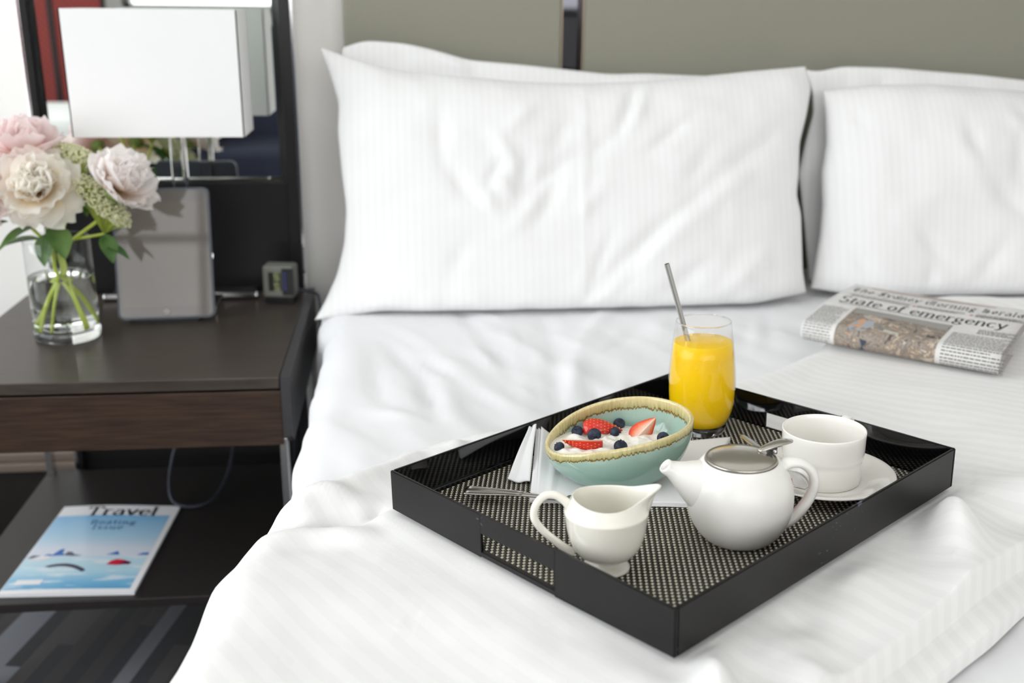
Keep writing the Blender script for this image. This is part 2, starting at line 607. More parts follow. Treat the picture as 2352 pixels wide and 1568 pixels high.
# skirting on the headboard wall, left of the mirror panel
sk = struct(empty('baseboard_back', T(-1.5, R_['y1'], 0)), 'dark skirting with a brown moulded cap')
for nm, z0, z1, d, mt_ in (('plinth', 0, .155, .014, SKIRTDARK), ('cap', .155, .175, .03, SKIRT), ('cap', .175, .195, .022, SKIRT)):
    box(nm, -.84, .82, -d, -.001, z0, z1, mt_, sk, bevel=.004)

# ------------------------------------------------------------------ mirror panel behind the nightstand
mp_ = empty('mirror_panel', T(-.445, 2.109, 0), 'tall black panel with inset mirror behind the nightstand', 'mirror')
ML, MR = -.228, .222        # mirror edges in panel coordinates
box('lower_panel', -.235, .235, -.045, 0, 0.003, .762, FRAMEBLK, mp_, bevel=.002)
box('frame', -.240, ML, -.062, 0, .003, 2.2, FRAMEBLK, mp_, bevel=.002)
box('frame', MR - .004, .240, -.062, 0, .003, 2.2, FRAMEBLK, mp_, bevel=.002)
box('frame', -.240, .240, -.062, 0, 2.2, 2.24, FRAMEBLK, mp_, bevel=.002)
box('edge_trim', .240, .246, -.060, 0, .003, 2.24, CHROME, mp_, bevel=.001)
box('edge_trim', -.246, -.240, -.060, 0, .003, 2.24, CHROME, mp_, bevel=.001)
box('mirror_glass', ML + .012, MR - .016, -.047, -.01, .774, 2.19, MIRROR, mp_)
# bevelled border of the mirror
mb = MB()
x0, x1, z0, z1, b = ML, MR - .004, .762, 2.2, .012
yo, yi = -.0405, -.0475
mb.add([(x0, yo, z0), (x1, yo, z0), (x1, yo, z1), (x0, yo, z1), (x0 + b, yi, z0 + b), (x1 - b, yi, z0 + b), (x1 - b, yi, z1 - b), (x0 + b, yi, z1 - b)],
       [(0, 1, 5, 4), (1, 2, 6, 5), (2, 3, 7, 6), (3, 0, 4, 7)])
obj('mirror_bevel', mb.v, mb.f, MIRROR, mp_, smooth=False)
box('lower_rail', -.235, .235, -.062, -.04, .150, .164, mat('rail_bronze', (.12, .11, .10), rough=.35, metal=.6), mp_, bevel=.002)

# ------------------------------------------------------------------ headboard
HBCLOTH = mat('headboard_grey_cloth', (.20, .195, .155), rough=.75, spec=.3, sheen=.15)
noise_color(HBCLOTH, (.25, .245, .197), (.30, .293, .24), 220, (1, 1, 14), .3, .7)
hb = empty('headboard', T(.76, 2.109, 0), 'grey-green upholstered headboard split by dark mirrored strip', 'headboard')
for a, b_ in ((-.868, -.4545), (-.4135, .5395), (.5805, .868)):
    box('panel', a, b_, -.055, -.001, .25, 1.55, HBCLOTH, hb, bevel=.006, seg=3)
for c in (-.434, .56):
    box('mirror_strip', c - .0205, c + .0205, -.022, -.001, .25, 1.55, mat('black_mirror', (.10, .10, .115), rough=.03, metal=1.0), hb)
    for s in (-1, 1):
        box('edge_bead', c + s * .0205 - .0012, c + s * .0205 + .0012, -.056, -.02, .25, 1.55, mat('bead_bronze', (.28, .22, .16), rough=.3, metal=.8), hb)

# ------------------------------------------------------------------ bed
SHEETMAT = mat('white_cotton_sheet', (.835, .84, .855), rough=.8, spec=.2, sheen=.25)
noise_bump(SHEETMAT, 55, .10, .004)
PILLOWMAT = stripe_cloth('white_striped_pillowcase', .0135, (.85, .85, .85), (.832, .832, .828))
DUVETMAT = stripe_cloth('white_striped_duvet', .024, (.85, .845, .832), (.818, .813, .80))

bed = empty('bed', T(.76, 1.15, 0), 'wide bed with thick white mattress against the grey headboard', 'bed')
box('mattress', -.895, .895, -1.14, .895, .30, .555, mat('mattress_ticking', (.78, .78, .78), rough=.9), bed, bevel=.04, seg=4)
box('base', -.88, .88, -1.12, .89, .06, .30, mat('bed_base_cloth', (.02, .02, .022), rough=.9), bed, bevel=.01)
for sx in (-.8, .8):
    for sy in (-1.0, .8):
        box('leg', sx - .03, sx + .03, sy - .03, sy + .03, .0, .06, FRAMEBLK, bed)

SZ = .568          # top of the fitted sheet (a little higher under the pillows)
sheet_r = [(.167, 1.836, .169, 1.685, .006, .004), (.169, 1.685, .166, 1.453, .006, .005), (.166, 1.453, .162, 1.311, .007, .006),
           (-.033, 1.615, .014, 1.474, .022, -.008), (.014, 1.474, .037, 1.282, .017, -.013), (.005, 1.567, .071, 1.441, .018, -.008),
           (.071, 1.441, .135, 1.305, .018, -.009), (.04, 1.567, .11, 1.441, .022, .006), (.045, 1.46, .07, 1.29, .02, .009), (.082, 1.812, .123, 1.627, .022, -.007), (.123, 1.627, .156, 1.454, .02, -.009),
           (-.062, 1.54, -.036, 1.351, .02, -.008), (-.042, 1.335, .011, 1.284, .02, .008), (.104, 1.605, .136, 1.455, .015, .006),
           (.366, 1.793, .274, 1.57, .024, .009), (.274, 1.57, .226, 1.357, .02, .012), (.232, 1.746, .235, 1.596, .025, -.007),
           (.234, 1.619, .206, 1.308, .02, -.010), (.406, 1.682, .318, 1.545, .022, -.007), (.263, 1.426, .272, 1.303, .016, -.008),
           (.125, 1.754, .181, 1.697, .02, .005), (.603, 1.721, .527, 1.53, .02, -.008), (.635, 1.719, .583, 1.548, .02, -.008),
           (.45, 1.75, .40, 1.55, .03, .007), (-.1, 1.70, -.08, 1.40, .05, .006), (.33, 1.50, .30, 1.32, .02, .007)]
ns_, ny_ = 210, 230
s = np.concatenate([np.linspace(-.36, 0, 40)[:-1], np.linspace(0, 1.80, ns_ - 39)])
yy = np.linspace(.02, 2.045, ny_)
S, Y = np.meshgrid(s, yy)
RC = .045
X0 = -.142 + .004 * np.sin(Y * 9) - .006 * sstep(1.5, 1.75, Y)
ang = np.clip(-S / RC, 0, PI / 2)
Xs = np.where(S >= 0, X0 + RC + S, X0 + RC - RC * np.sin(ang))
SZg = SZ + .010 * sstep(1.35, 1.65, Y)
Zs = np.where(S >= 0, SZg, SZg - RC + RC * np.cos(ang) - np.maximum(-S - RC * PI / 2, 0))
rel = np.zeros_like(S)
for sg in sheet_r:
    rel += ridge(Xs, Y, sg[:4] + (sg[4] * .62, sg[5] * .72))
th = math.radians(-62)
U_, V_ = Xs * math.cos(th) + Y * math.sin(th), -Xs * math.sin(th) + Y * math.cos(th)
rel += (.0030 * fbm(U_ * 3.5, V_ * 20, 3, 4) + .005 * fbm(Xs * 4, Y * 4, 9, 2)) * (1 - sstep(1.62, 1.72, Y) * .6)
env = sstep(-.06, .06, S)
Zs = Zs + rel * env
Xs = Xs + (1 - env) * .010 * fbm(Y * 6, Zs * 3, 5, 3) + (1 - env) * .008 * np.sin(Y * 21 + np.sin(Y * 7) * 2) * sstep(0, .12, -S)
v, f = gridmesh(Xs, Y, Zs)
sheet = tag(obj('bed_sheet', v, f, SHEETMAT), 'smooth white sheet stretched over the mattress below the pillows', 'sheet')

# ------------------------------------------------------------------ duvet
TRAY_R = Matrix(((0.58915128, 0.80743062, -0.03092838), (-0.80691811, 0.58991548, 0.0297134), (0.04223664, 0.00745098, 0.99907985)))
TRAY_O = Vector((0.27491316, 0.97076773, 0.65))
TRAY_H = .044
TRAY_L, TRAY_W = .3777, .4585
TM = TRAY_R.to_4x4()
TM.translation = TRAY_O - TRAY_R.col[2] * TRAY_H
duv_r = [(-.19, 1.03, -.114, 1.047, .012, .012), (-.114, 1.047, -.052, 1.038, .014, .015), (-.165, 1.005, -.11, .995, .018, -.016),
         (-.11, .995, -.035, 1.00, .017, -.017), (-.039, 1.032, -.036, .99, .012, -.010), (-.10, .968, -.02, .945, .018, .010), (.021, 1.195, .051, 1.134, .012, -.004),
         (.04, 1.195, .068, 1.13, .014, .003), (.064, 1.195, .086, 1.12, .012, -.004), (.085, 1.195, .105, 1.125, .014, .003), (.01, 1.188, .033, 1.083, .012, -.004), (-.163, .925, -.02, .95, .02, -.006),
         (-.2, .88, .0, .80, .05, .008), (.535, .925, .51, .80, .022, .022), (.51, .80, .48, .735, .03, .010), (.60, .93, .62, .84, .03, -.010),
         (.222, .672, .214, .58, .014, .014), (.262, .70, .25, .60, .022, -.010), (.296, .765, .354, .704, .02, -.008), (.43, .833, .357, .756, .03, .010),
         (.415, .905, .295, .80, .02, .006), (.18, .66, .165, .57, .02, .010), (.30, .69, .31, .62, .02, .012), (.64, .95, .70, .90, .03, .008),
         (.66, 1.05, .80, 1.0, .05, .008), (.45, 1.25, .62, 1.14, .04, .006)]
xa = np.array([-.25, -.14, -.043, .065, .176, .30, .466, .61, .68, .75, .90, 1.40])
ya = np.array([.99, 1.056, 1.172, 1.213, 1.226, 1.268, 1.352, 1.46, 1.56, 1.66, 1.715, 1.73])
npr, nb = 340, 250
p = np.concatenate([np.linspace(-.52, 0, 80)[:-1], np.linspace(0, 1.45, npr - 79)])
b = np.linspace(0, 1, nb)
Pm, Bm = np.meshgrid(p, b)
RD = .055
xs_y = np.array([.2, .45, .60, .706, .806, .887, .97, 1.056, 1.12])
xs_x = np.array([-.23, -.225, -.22, -.214, -.200, -.196, -.172, -.145, -.12])
Xg = np.where(Pm >= 0, -.11 + Pm * 1.40 / 1.45, -.11 - RD * np.sin(np.clip(-Pm / RD, 0, PI / 2)))
yF = np.interp(Xg, xa, ya)
yF = yF + .004 * vnoise(Xg * 18, Xg * 0, 4)
yN = np.maximum(.30, .648 + .733 * (Xg - .345) + .010 * vnoise(Xg * 12, Xg * 0, 8))
# rows: near edge roll-under, top, far edge roll-under
nr = 14
t_top = np.clip((Bm * (nb - 1) - nr) / (nb - 1 - 2 * nr), 0, 1)
Yd = yN + (yF - yN) * t_top
near = np.clip(1 - Bm * (nb - 1) / nr, 0, 1)
far = np.clip((Bm * (nb - 1) - (nb - 1 - nr)) / nr, 0, 1)
xsil = np.interp(Yd, xs_y, xs_x)
ang = np.clip(-Pm / RD, 0, PI / 2)
xe = xsil + RD
# top sheet of the duvet: compress x so that p=0 sits on the rounded shoulder
Xd = np.where(Pm >= 0, xe + Pm * (1.29 - xe) / 1.45, xe - RD * np.sin(ang))
hang = np.maximum(-Pm - RD * PI / 2, 0)
ztop = .604 + .0309 * (np.clip(Xd, -.1, .75) - .275) - .0297 * (np.clip(Yd, .6, 1.35) - .971)
# distance outside the tray footprint
dxw, dyw = Xd - TRAY_O.x, Yd - TRAY_O.y
lx = dxw * TRAY_R[0][0] + dyw * TRAY_R[1][0]
ly = dxw * TRAY_R[0][1] + dyw * TRAY_R[1][1]
dout = np.hypot(np.maximum(np.abs(lx) - TRAY_L / 2 - .001, 0), np.maximum(np.abs(ly) - TRAY_W / 2 - .001, 0))
mask = sstep(0, .035, dout) * sstep(.16, .27, np.hypot(Xd - .80, Yd - 1.49))
rel = np.zeros_like(Xd)
for sg in duv_r:
    rel += ridge(Xd, Yd, sg)
rel += .004 * fbm(Xd * 7, Yd * 7, 21, 3) + .010 * fbm(Xd * 2.6 + 3, Yd * 2.6, 31, 2)
m2_ = sstep(0, .010, dout)
ztop = ztop + mask * (rel + .004) - .0035
for sg in ((.556, .918, .50, .80, .026, .017), (.232, .688, .222, .60, .013, .016), (.60, .955, .70, .90, .03, .012)):
    ztop = ztop + m2_ * ridge(Xd, Yd, sg)
# rolled far edge sags to the sheet, near edge too
ztop = ztop + .009 * np.exp(-((yF - Yd - .035) / .03) ** 2) * mask - .004 * sstep(.95, 1.0, t_top) ** 2 - .006 * (1 - sstep(0, .10, t_top))
zz = np.where(Pm >= 0, ztop, ztop - RD + RD * np.cos(ang) - hang)
drop = np.maximum(ztop - (SZ + .002), .012)
Yd2 = Yd + np.where(far > 0, .016 * np.sin(far * PI / 2), 0) - np.where(near > 0, .016 * np.sin(near * PI / 2) + .028 * sstep(.5, .75, near), 0)
zz = zz - np.where(far > 0, drop * (1 - np.cos(far * PI / 2)), 0)
zz = zz - np.where(near > 0, drop * (.62 * sstep(0, .5, near) ** 1.5 + .38 * sstep(.75, 1.0, near)), 0)
side = sstep(0, .10, hang)
Xd = Xd + side * (.014 * np.sin(Yd * 17 + 1.2 * np.sin(Yd * 6)) + .012 * fbm(Yd * 7, hang * 4, 41, 3)) - .02 * sstep(0, .4, hang)
vv, ff = gridmesh(Xd, Yd2, zz)
flat_x = np.where(Pm >= 0, Xd, xe + Pm)
wl = sstep(-.05, .75, flat_x)
phi = (flat_x * .83 + Yd * .56) * (1 - wl) + (flat_x * .60 + Yd * .80 + .02) * wl
duvet = tag(obj('duvet', vv, ff, DUVETMAT, uvs=np.stack([phi.ravel(), Yd.ravel()], -1)),
            'white satin-striped duvet folded back under the black tray', 'duvet')


# ------------------------------------------------------------------ pillows
def pillow(name, y0, z0, lean, L, R, B, Tp, thick, back, ridges, label, seed, nu=150, nv=100, noise=.0035, env_p=3.2):
    a = math.radians(lean)
    d = np.array([0, math.sin(a), math.cos(a)])
    n = np.array([0, -math.cos(a), math.sin(a)])

    def curve(pts, t, axis):
        pts = np.array(pts, float)
        k = np.linspace(0, 1, len(pts)) if axis is None else (pts[:, axis] - pts[0, axis]) / (pts[-1, axis] - pts[0, axis])
        # smooth by sampling a fine linear interpolation and box filtering
        fine = np.linspace(0, 1, 401)
        out = []
        for c in (0, 1):
            g = np.interp(fine, k, pts[:, c])
            ker = np.hanning(31); ker /= ker.sum()
            e0, e1 = g[0], g[-1]
            gp = np.concatenate([2 * e0 - g[15:0:-1], g, 2 * e1 - g[-2:-17:-1]])
            out.append(np.interp(t, fine, np.convolve(gp, ker, 'valid')))
        return np.stack(out, -1)
    u = .5 - .5 * np.cos(np.linspace(0, PI, nu)) * 1.0
    u = .6 * u + .4 * np.linspace(0, 1, nu)
    v = .5 - .5 * np.cos(np.linspace(0, PI, nv))
    v = .6 * v + .4 * np.linspace(0, 1, nv)
    Lc, Rc, Bc, Tc = curve(L, v, 1), curve(R, v, 1), curve(B, u, 0), curve(Tp, u, 0)
    Ug, Vg = np.meshgrid(u, v)
    P = (1 - Vg)[..., None] * Bc[None] + Vg[..., None] * Tc[None] + (1 - Ug)[..., None] * Lc[:, None] + Ug[..., None] * Rc[:, None]
    P -= ((1 - Ug) * (1 - Vg))[..., None] * Bc[0] + (Ug * (1 - Vg))[..., None] * Bc[-1] + ((1 - Ug) * Vg)[..., None] * Tc[0] + (Ug * Vg)[..., None] * Tc[-1]
    X, Sx = P[..., 0], P[..., 1]
    eu = 1 - np.abs(2 * Ug - 1) ** env_p
    ev = np.where(Vg > .5, 1 - np.abs(2 * Vg - 1) ** env_p, 1 - np.abs(2 * Vg - 1) ** 9)
    env = np.sqrt(np.clip(eu, 0, 1)) * np.sqrt(np.clip(ev, 0, 1))
    rel = np.zeros_like(X)
    for r in ridges:
        rel += ridge(X, Sx, r)
    rel += noise * fbm(X * 9, Sx * 9, seed, 3) + .010 * fbm(X * 3, Sx * 3, seed + 5, 2)
    # puckers along the seams
    ed = np.exp(-(1 - np.abs(2 * Vg - 1)) / .10) + np.exp(-(1 - np.abs(2 * Ug - 1)) / .07)
    rel += .004 * ed * vnoise(X * 28, Sx * 28, seed + 9)
    Tf = thick * env * (1.12 - .24 * Vg) + rel * np.clip(env * 1.6, 0, 1)
    Tb = -back * env
    verts, faces = [], []
    for k, Tt in enumerate((Tf, Tb)):
        W = np.zeros(X.shape + (3,))
        W[..., 0] = X
        W += Sx[..., None] * d + Tt[..., None] * n + np.array([0, y0, z0])
        if k == 0:
            W[..., 2] -= Tt * math.sin(a) * (1 - sstep(0, .40, Vg)) * 1.02
        vtx, fc = gridmesh(W[..., 0], W[..., 1], W[..., 2], flip=(k == 1))
        faces.append(fc + sum(len(q) for q in verts))
        verts.append(vtx)
    V = np.concatenate(verts)
    o = obj(name, V, np.concatenate(faces), PILLOWMAT, uvs=np.stack([np.concatenate([X.ravel(), X.ravel()]), np.concatenate([Sx.ravel()] * 2)], -1))
    bm = bmesh.new(); bm.from_mesh(o.data)
    bmesh.ops.remove_doubles(bm, verts=list(bm.verts), dist=1e-5)
    bmesh.ops.recalc_face_normals(bm, faces=list(bm.faces))
    bm.to_mesh(o.data); bm.free()
    o.data.polygons.foreach_set('use_smooth', [True] * len(o.data.polygons))
    tag(o, label, 'pillow', 'white pillows on the bed')
    return o


FL_T = [(-0.146, 0.477), (-0.096, 0.458), (0.005, 0.432), (0.107, 0.422), (0.218, 0.412), (0.330, 0.409), (0.461, 0.415), (0.577, 0.427), (0.678, 0.438), (0.754, 0.445)]
FL_L = [(-0.163, -0.015), (-0.145, 0.016), (-0.122, 0.066), (-0.109, 0.120), (-0.104, 0.182), (-0.111, 0.245), (-0.117, 0.324), (-0.114, 0.372), (-0.127, 0.419), (-0.146, 0.477)]
FL_B = [(-0.163, -0.015), (-0.050, 0.003), (0.050, 0.003), (0.200, 0.003), (0.350, 0.003), (0.500, 0.003), (0.620, 0.003), (0.734, 0.018)]
FL_R = [(0.734, 0.018), (0.728, 0.060), (0.729, 0.117), (0.730, 0.166), (0.723, 0.199), (0.729, 0.240), (0.734, 0.298), (0.749, 0.347), (0.762, 0.401), (0.754, 0.445)]
FL_RIDGE = [(.324, .412, .307, .029, .004, .0045), (.422, .396, .382, .304, .010, -.010), (.44, .39, .40, .31, .012, .007), (.382, .304, .309, .248, .014, -.006), (.52, .336, .42, .256, .012, -.006),
            (.558, .287, .489, .199, .016, -.005), (.732, .344, .52, .183, .022, -.008), (.52, .183, .30, .022, .016, -.010), (.50, .15, .32, .02, .012, .007), (.688, .303, .436, .089, .018, .006),
            (.064, .344, .065, .234, .013, -.006), (.073, .25, .114, .187, .014, -.008), (.156, .305, .199, .225, .014, .007), (.216, .265, .198, .186, .013, -.008), (.191, .194, .153, .226, .012, .006),
            (.31, .272, .198, .186, .015, -.008), (.277, .233, .227, .139, .014, -.007), (.112, .125, .072, .064, .016, -.005), (.359, .122, .317, .045, .010, -.006), (.438, .121, .371, .044, .012, -.006),
            (-.094, .463, .02, .415, .008, -.006), (-.033, .455, .05, .412, .008, -.006), (.243, .368, .171, .297, .014, .006), (.547, .088, .433, .027, .014, -.006), (.643, .094, .544, .025, .016, .006),
            (.13, .21, .16, .15, .014, .007), (.25, .20, .17, .12, .014, .005), (.36, .22, .30, .15, .014, .005), (.30, .34, .25, .25, .016, -.005), (.17, .26, .14, .20, .01, -.006)]
pillow('pillow', 1.785, .580, 22, FL_L, FL_R, FL_B, FL_T, .070, .030, FL_RIDGE, 'large white pillow standing nearest the lamp, in front of its pair', 51)
BL_T = [(-0.110, 0.447), (-0.067, 0.461), (0.006, 0.456), (0.062, 0.444), (0.103, 0.432), (0.123, 0.426), (0.225, 0.418), (0.333, 0.407), (0.391, 0.401), (0.458, 0.403), (0.560, 0.399), (0.766, 0.394)]
pillow('pillow', 1.905, .585, 14, [(-0.122, .0), (-0.102, .12), (-0.097, .28), (-0.110, 0.447)], [(0.753, .0), (0.748, .12), (0.753, .28), (0.766, 0.394)], [(-0.122, .0), (.2, .0), (.5, .0), (0.753, .0)], BL_T,
       .030, .030, [(-.02, .45, .02, .41, .01, -.006), (.07, .43, .13, .40, .01, .006), (.12, .42, .15, .38, .01, -.006)],
       'white pillow tucked behind the large one by the lamp, only its top edge showing', 61, nu=90, nv=60)
FR_T = [(0.790, 0.392), (0.886, 0.402), (0.999, 0.404), (1.194, 0.390), (1.420, 0.400), (1.620, 0.420)]
FR_L = [(0.754, 0.018), (0.764, 0.069), (0.775, 0.118), (0.782, 0.175), (0.782, 0.233), (0.794, 0.291), (0.794, 0.349), (0.790, 0.392)]
FR_R = [(1.62, .012), (1.60, .1), (1.595, .2), (1.60, .32), (1.62, .42)]
FR_B = [(0.754, 0.018), (0.850, 0.003), (1.000, 0.003), (1.200, 0.003), (1.450, 0.003), (1.620, 0.012)]
FR_RIDGE = [(.835, .352, .858, .302, .014, -.005), (1.038, .319, 1.059, .244, .018, -.008), (1.066, .219, 1.158, .135, .02, -.010), (.941, .121, 1.005, .063, .014, -.006),
            (1.109, .344, 1.168, .293, .018, .007), (.861, .041, .821, .09, .014, -.006), (.963, .072, .969, .023, .012, -.005), (1.055, .038, 1.111, .103, .016, -.006),
            (1.14, .293, 1.134, .202, .016, -.006), (.99, .33, 1.10, .16, .03, .008)]
pillow('pillow', 1.815, .580, 20, FR_L, FR_R, FR_B, FR_T, .070, .030, FR_RIDGE, 'large white pillow standing behind the newspaper', 71)
BR_T = [(0.775, 0.408), (0.794, 0.403), (0.849, 0.414), (0.950, 0.412), (1.039, 0.405), (1.129, 0.399), (1.222, 0.389), (1.420, 0.375), (1.640, 0.390)]
BR_L = [(0.790, 0.000), (0.776, 0.124), (0.769, 0.174), (0.763, 0.208), (0.776, 0.267), (0.792, 0.325), (0.790, 0.362), (0.775, 0.408)]
pillow('pillow', 1.92, .585, 12, BR_L, [(1.64, .0), (1.62, .2), (1.64, .39)], [(.79, .0), (1.0, .0), (1.3, .0), (1.64, .0)], BR_T, .030, .030,
       [(.85, .40, .86, .36, .01, -.006), (.93, .40, .92, .35, .012, -.006), (1.02, .39, 1.01, .34, .01, -.006)],
       'white pillow tucked behind the one by the newspaper, only its top edge showing', 81, nu=90, nv=60)

# ------------------------------------------------------------------ nightstand
NX0, NX1, NY0, NY1, NZ = -.737, -.187, 1.532, 2.042, .55
TOPWOOD = mat('nightstand_top_wood', (.045, .035, .028), rough=.32, spec=.5)
noise_color(TOPWOOD, (.042, .034, .028), (.072, .057, .047), 10, (1.0, 30, 10), .3, .7)
DRAWWOOD = mat('drawer_front_wood', (.035, .02, .013), rough=.42, spec=.45)
noise_color(DRAWWOOD, (.026, .0145, .0095), (.058, .034, .022), 12, (1.2, 10, 26), .3, .7)
nsr = empty('nightstand', T((NX0 + NX1) / 2, (NY0 + NY1) / 2, 0), 'dark wood nightstand with one drawer and open lower shelf beside the bed', 'nightstand')
hw, hd = (NX1 - NX0) / 2, (NY1 - NY0) / 2
box('top', -hw, hw - .012, -hd, hd, NZ - .019, NZ, TOPWOOD, nsr, bevel=.0015)
box('drawer_front', -hw + .002, hw - .010, -hd + .002, -hd + .022, .436, .527, DRAWWOOD, nsr, bevel=.0015)
box('drawer_box', -hw + .012, hw - .014, -hd + .022, hd - .02, .445, .530, FRAMEBLK, nsr)
# the bedside cheek: a tapering side panel, taller at the back
mb = MB()
zt = NZ + .001
pr = [(-hd - .001, .452), (-hd - .001, zt), (hd, zt + .004), (hd, .436), (-hd + .02, .436)]
n = len(pr)
mb.add([(hw - .010, y, z) for y, z in pr] + [(hw + .004, y, z) for y, z in pr],
       [tuple(range(n - 1, -1, -1)), tuple(range(n, 2 * n))] + [(i, (i + 1) % n, n + (i + 1) % n, n + i) for i in range(n)])
obj('side_panel', mb.v, mb.f, mat('side_panel_black', (.045, .043, .045), rough=.4), nsr, smooth=False)
SHZ = .18
box('shelf', -hw, hw, -hd - .01, hd - .01, SHZ - .016, SHZ, mat('shelf_black_wood', (.022, .019, .018), rough=.34), nsr, bevel=.0015)
for x, y in ((-hw + .012, hd - .03), (hw - .012, hd - .03), (hw - .012, -hd + .02)):
    box('leg', x - .006, x + .006, y - .012, y + .012, .0, .445, STEEL, nsr, bevel=.001)
box('leg', -hw + .006, -hw + .018, -hd + .008, -hd + .032, .0, SHZ - .016, STEEL, nsr, bevel=.001)


# cables hanging under the drawer
CABLE = mat('cable_rubber', (.03, .035, .05), rough=.45)
for i, (pts, lab) in enumerate((
        ([(-.43, 1.95, .44), (-.425, 1.94, .36), (-.46, 1.90, .25), (-.45, 1.84, .195), (-.39, 1.84, .188), (-.36, 1.92, .21), (-.35, 2.0, .30), (-.352, 2.03, .44)], 'dark cable looping down onto the open shelf of the nightstand'),
        ([(-.33, 1.93, .44), (-.31, 1.92, .40), (-.26, 1.92, .39), (-.225, 1.93, .41), (-.215, 1.94, .445)], 'short grey cable hanging in a bow under the drawer'),
        ([(-.235, 1.98, .44), (-.24, 1.99, .35), (-.235, 2.0, .25), (-.24, 2.01, .19)], 'thin dark cable dropping straight behind the shelf'))):
    v, f = tube(smooth_path(pts, 8), .0035, 8)
    tag(obj('power_cable', v, f, CABLE), lab, 'cable')

# ------------------------------------------------------------------ table lamp
LAMPX, LAMPY = -.405, 1.93
lamp = empty('table_lamp', T(LAMPX, LAMPY, NZ), 'table lamp with wide white rectangular shade and slim crystal stem', 'lamp')
SHADE = mat('white_lampshade', (.86, .86, .855), rough=.85, spec=.2)
noise_bump(SHADE, 500, .05, .0005)
sw, sd, sz0, sz1 = .141, .058, .329, .535
ox, oy = -.005, -.045
mb = MB()
th_ = .002
for k, (a, b_, c, d_) in enumerate(((-sw, sw, -sd, -sd + th_), (-sw, sw, sd - th_, sd), (-sw, -sw + th_, -sd, sd), (sw - th_, sw, -sd, sd))):
    # slight flare: the bottom a little wider than the top
    vs = [(ox + x * (1.0 if z == sz1 else 1.0), oy + y, z) for x in (a, b_) for y in (c, d_) for z in (sz0, sz1)]
    mb.add(vs, [(0, 1, 3, 2), (4, 6, 7, 5), (0, 4, 5, 1), (2, 3, 7, 6), (0, 2, 6, 4), (1, 5, 7, 3)])
obj('shade', mb.v, mb.f, SHADE, lamp, smooth=False)
CRYSTAL = mat('crystal', (1, 1, 1), rough=.02, trans=1.0, ior=1.5)
box('stem', -.0105, .0105, -.0105, .0105, .016, .345, CRYSTAL, lamp, bevel=.002)
box('stem_core', .0125, .0165, -.006, .006, .012, .36, CHROME, lamp)
box('base', -.055, .055, -.045, .045, .0, .014, CHROME, lamp, bevel=.002)
box('finial_bar', ox - sw + .003, ox + sw - .003, oy - .004, oy + .004, sz1 - .03, sz1 - .026, CHROME, lamp)
v, f = lathe([(.0, .36), (.012, .36), (.014, .40), (.024, .43), (.026, .45), (.018, .475), (.0, .485)], 24, cap0=False)
obj('bulb', v, f, mat('bulb_opal', (.85, .84, .8), rough=.3), lamp)

# ------------------------------------------------------------------ tablet on its stand, desk pad, clock
tb = Vector((-.428, 1.840, NZ))
tilt, tyaw = math.radians(13), math.radians(4)
tabM = T(*tb) @ RZ(tyaw) @ RX(-tilt)
tab = empty('tablet', tabM, 'tablet propped upright on the nightstand with dark reflective screen', 'tablet')
GUN = mat('tablet_case_grey', (.09, .10, .12), rough=.45)
TW, TH = .0835, .232


def rrect(wd, ht, r, n=6):
    pts = []
    for cx, cy, a0 in ((wd - r, ht - r, 0), (-wd + r, ht - r, 90), (-wd + r, r, 180), (wd - r, r, 270)):
        for i in range(n + 1):
            a = math.radians(a0 + 90 * i / n)
            pts.append((cx + r * math.cos(a), cy + r * math.sin(a)))
    return pts


def slab(name, pts, y0, y1, material, parent):
    n = len(pts)
    vs = [(x, y0, z) for x, z in pts] + [(x, y1, z) for x, z in pts]
    fs = [tuple(range(n)), tuple(range(2 * n - 1, n - 1, -1))] + [(i, n + i, n + (i + 1) % n, (i + 1) % n) for i in range(n)]
    o = obj(name, vs, fs, material, parent, smooth=False)
    bm = bmesh.new(); bm.from_mesh(o.data); bmesh.ops.recalc_face_normals(bm, faces=list(bm.faces)); bm.to_mesh(o.data); bm.free()
    return o


slab('case', [(x, z + .006) for x, z in rrect(TW, TH, .012)], -.004, .004, GUN, tab)
slab('screen', [(x, z + .010) for x, z in rrect(TW - .004, TH - .008, .009)], -.0048, -.004, mat('tablet_bezel', (.15, .14, .13), rough=.04, spec=.5), tab)
slab('display', [(x, z + .028) for x, z in rrect(TW - .010, TH - .046, .002)], -.0052, -.0047, mat('tablet_display', (.17, .15, .135), rough=.03, spec=.5), tab)
v, f = lathe([(.0, 0), (.0055, 0), (.006, .0004), (.0046, .0006), (.0, .0005)], 20)
obj('home_button', v, f, mat('button_ring', (.35, .33, .31), rough=.3), tab, matrix=T(0, -.0050, .0185) @ RX(PI / 2))
box('side_button', TW - .001, TW + .0012, -.001, .001, .112, .120, CHROME, tab)
box('stand_foot', -.065, .055, -.006, .075, -.001, .006, mat('stand_black', (.01, .01, .01), rough=.5), tab, bevel=.001, matrix=RX(tilt))
mb = MB(); mb.box(-.05, .05, .0, .004, 0, .15)
obj('stand_back', mb.v, mb.f, mat('stand_black'), tab, smooth=False, matrix=T(0, .012, .006) @ RX(-math.radians(14)))

pad = empty('desk_pad', T(-.432, 2.0, NZ), 'black desk pad with polished steel front bar lying behind the tablet', 'desk pad')
box('pad', -.135, .138, -.010, .035, .0, .012, mat('pad_leather', (.02, .02, .022), rough=.35), pad, bevel=.002)
v, f = tube([(-.140, -.016, .008), (.142, -.016, .008)], .0075, 20)
obj('front_bar', v, f, STEEL, pad)
for sx in (-1, 1):
    v, f = lathe([(.0, 0), (.008, 0), (.008, .003), (.0, .003)], 20)
    obj('end_cap', v, f, CHROME, pad, matrix=T(.001 + sx * .141, -.016, .008) @ RY(sx * PI / 2))

